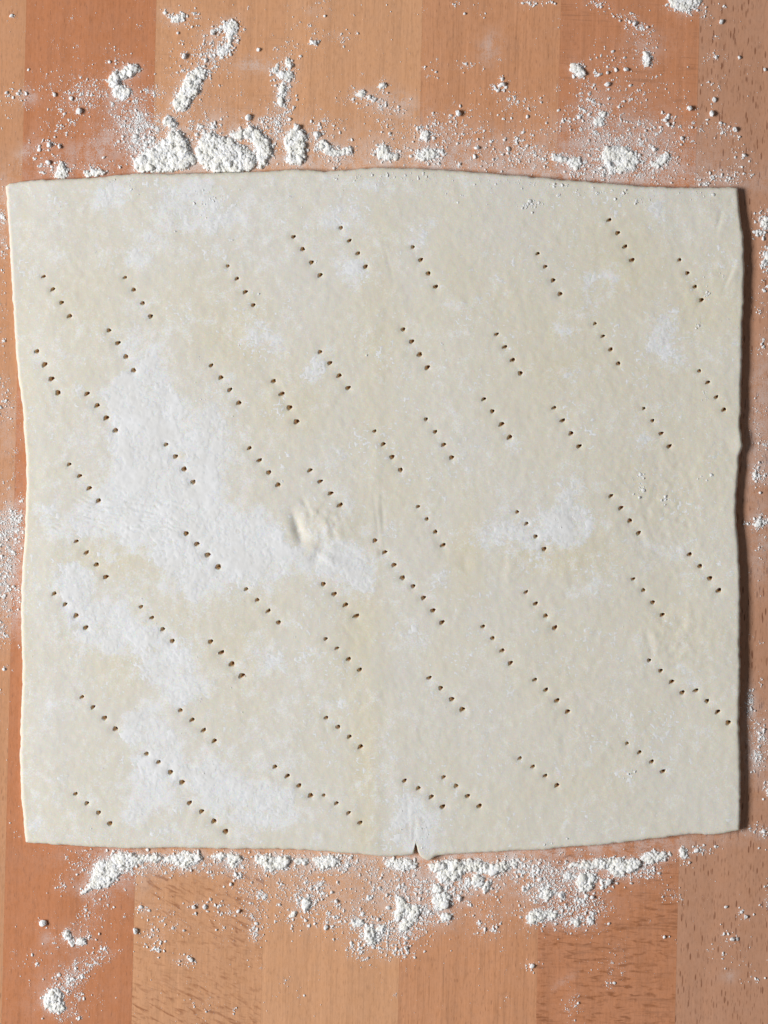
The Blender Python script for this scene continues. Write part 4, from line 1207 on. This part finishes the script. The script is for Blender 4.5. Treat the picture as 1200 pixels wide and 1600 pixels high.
tag(o, 'tiny crumbs of flour lying on the pastry sheet', None, None, 'stuff')

# ------------------------------------------------------------------ single lumps
LUMPS = [
    (68, 1442, 7.0, 'lone egg-like flour lump at the lower left, largest of the single crumbs'),
    (951, 1378, 6.4, 'round smooth flour lump just below the thick lumpy ridge at the lower right'),
    (212, 1454, 5.2, 'oblong flour crumb on the plank joint at the lower left'),
    (303, 1417, 4.0, 'left one of two close round crumbs on the flecked plank below the pastry'),
    (320, 1417, 4.0, 'right one of two close round crumbs on the flecked plank below the pastry'),
    (298, 1499, 4.4, 'upright crumb on the flecked plank under the two close round ones'),
    (372, 1424, 3.8, 'single crumb at the right side of the flecked plank below the pastry'),
    (1144, 1467, 5.0, 'angular flour crumb on the pored plank at the lower right'),
    (1165, 1432, 3.8, 'small slanted crumb above the angular one on the pored plank'),
    (1134, 1417, 3.0, 'tiny crumb left of the slanted one on the pored plank'),
    (1038, 1464, 3.0, 'tiny crumb beside the joint of the pored plank at the lower right'),
    (831, 1509, 4.6, 'crumb at the left side of the flecked plank near the bottom right'),
    (634, 1481, 3.8, 'round crumb below the Y-shaped flour streak'),
    (318, 1342, 0, ''),
    (123, 174, 5.6, 'tilted flour flake on the dark orange plank, below left of the bow-shaped clump'),
    (388, 184, 6.0, 'round flour lump above the broad heap with the hollow'),
    (464, 200, 6.2, 'smooth flour flake crowning the small upright heap'),
    (496, 211, 5.8, 'round lump above the ragged streak right of the upright heap'),
    (491, 67, 5.0, 'isolated lump on the pale plank near the top of the photo'),
    (404, 78, 3.6, 'small round crumb on the pale plank left of the isolated lump'),
    (716, 177, 6.4, 'rounded lump right of the plank joint above the pastry'),
    (785, 132, 5.0, 'upright flour lump high above the right half of the top edge'),
    (778, 142, 3.6, 'smaller crumb at the foot of the upright lump'),
    (745, 231, 4.2, 'white lump close above the top edge, right of the flat clump'),
    (794, 233, 4.0, 'lump close above the top edge, left of the thin streak'),
    (978, 109, 4.4, 'round crumb in the middle of the cross-grained plank'),
    (949, 132, 5.2, 'elongated crumb below the oblong lump on the cross-grained plank'),
    (949, 114, 3.4, 'small flat crumb right of the oblong lump'),
    (991, 37, 4.6, 'flat crumb near the top of the cross-grained plank'),
    (1077, 170, 5.4, 'flat wide lump at the right side of the cross-grained plank'),
    (1065, 216, 4.2, 'round crumb near the right side of the cross-grained plank, below the wide lump'),
    (1039, 188, 3.6, 'left crumb of a touching pair on the cross-grained plank'),
    (1044, 195, 3.6, 'right crumb of a touching pair on the cross-grained plank'),
    (1022, 233, 4.0, 'round crumb above the sickle of loose flour'),
    (1112, 178, 5.6, 'roundest lump on the pored plank above the top right corner of the pastry'),
    (1116, 156, 4.6, 'knobbly lump directly above the roundest one on the pored plank'),
    (1148, 203, 5.0, 'flat lump on the pored plank right of the roundest one'),
    (1127, 34, 4.6, 'lump near the top of the pored plank at the upper right'),
    (1155, 90, 3.6, 'small oblong crumb in the upper part of the pored plank'),
    (1195, 109, 3.4, 'small crumb at the right border near the top of the photo'),
    (1163, 243, 4.4, 'crumb on the pored plank just above the sheet corner'),
    (1113, 296, 0, ''),
    (85, 148, 3.8, 'round crumb at the left side of the dark orange plank'),
    (111, 154, 3.6, 'round crumb right of the one at the left side of the dark orange plank'),
    (77, 227, 5.0, 'knobbly crumb above the pointed clump near the sheet corner'),
    (93, 229, 4.2, 'crumb right beside the knobbly one near the sheet corner'),
    (75, 254, 4.4, 'crumb left of the pointed clump near the sheet corner'),
    (162, 246, 2.8, 'tiny single crumb left of the tallest heap'),
    (332, 51, 5.0, 'lump left of the dusty curl at the top left'),
    (288, 88, 5.2, 'knobbly lump up left of the slanting heap'),
    (278, 52, 2.6, 'tiny crumb under the curl of flour at the very top'),
    (441, 1360, 0, ''),
    (528, 1372, 0, ''),
    (525, 1408, 4.2, 'round crumb amid the fine scatter left of the middle below the pastry'),
    (509, 1449, 4.2, 'crumb in the lower scatter left of the rounded clump with a hollow'),
    (718, 1404, 5.0, 'lump right of the smooth twin clump below the pastry'),
    (502, 1350, 0, ''),
    (832, 1352, 0, ''),
    (925, 1358, 0, ''),
    (941, 1384, 3.2, 'small crumb at the lower left of the round smooth lump'),
    (1088, 1329, 4.4, 'crumb under the sheet near its bottom right corner'),
    (925, 1402, 3.6, 'crumb under the forked clump at the lower right'),
    (927, 1427, 3.2, 'crumb above the right end of the lowest streak'),
]
for x, y, r, lab in LUMPS:
    if not r:
        continue
    # each lump: a fine irregular ball, faceted and pitted, its own mesh
    v, f = ico(4)
    dirs = RNG.normal(size=(7, 3))
    dirs /= np.linalg.norm(dirs, axis=1)[:, None]
    w = v.copy()
    for d in dirs:   # chipped flats
        h = v @ d
        lim = RNG.uniform(0.62, 0.9)
        w = w - np.maximum(h - lim, 0)[:, None] * d * 0.85
    rad = 1 + 0.20 * fbm(v[:, 0] + v[:, 2] * .7, v[:, 1] - v[:, 2] * .6, 0.7, 4, int(x), 0.6) + 0.06 * fbm(v[:, 0] * 3 + v[:, 2], v[:, 1] * 3, 0.5, 2, int(y))
    w = w * rad[:, None] * np.array([RNG.uniform(0.9, 1.1), RNG.uniform(0.72, 0.95), RNG.uniform(0.65, 0.85)])
    t = RNG.uniform(0, 3.14)
    R = np.array([[math.cos(t), -math.sin(t), 0], [math.sin(t), math.cos(t), 0], [0, 0, 1]])
    w = w @ R.T * r * 0.93 * S
    w[:, 2] -= w[:, 2].min() + 0.15 * r * S
    wx, wy, _ = P(x, y)
    o = mesh_obj('flour_lump', w, f, CRUMB)
    o.location = (float(wx), float(wy), 0)
    tag(o, lab, 'flour', 'single lumps of flour on the wood')
print('tris', sum(len(o.data.polygons) for o in sc.objects if o.type == 'MESH'))
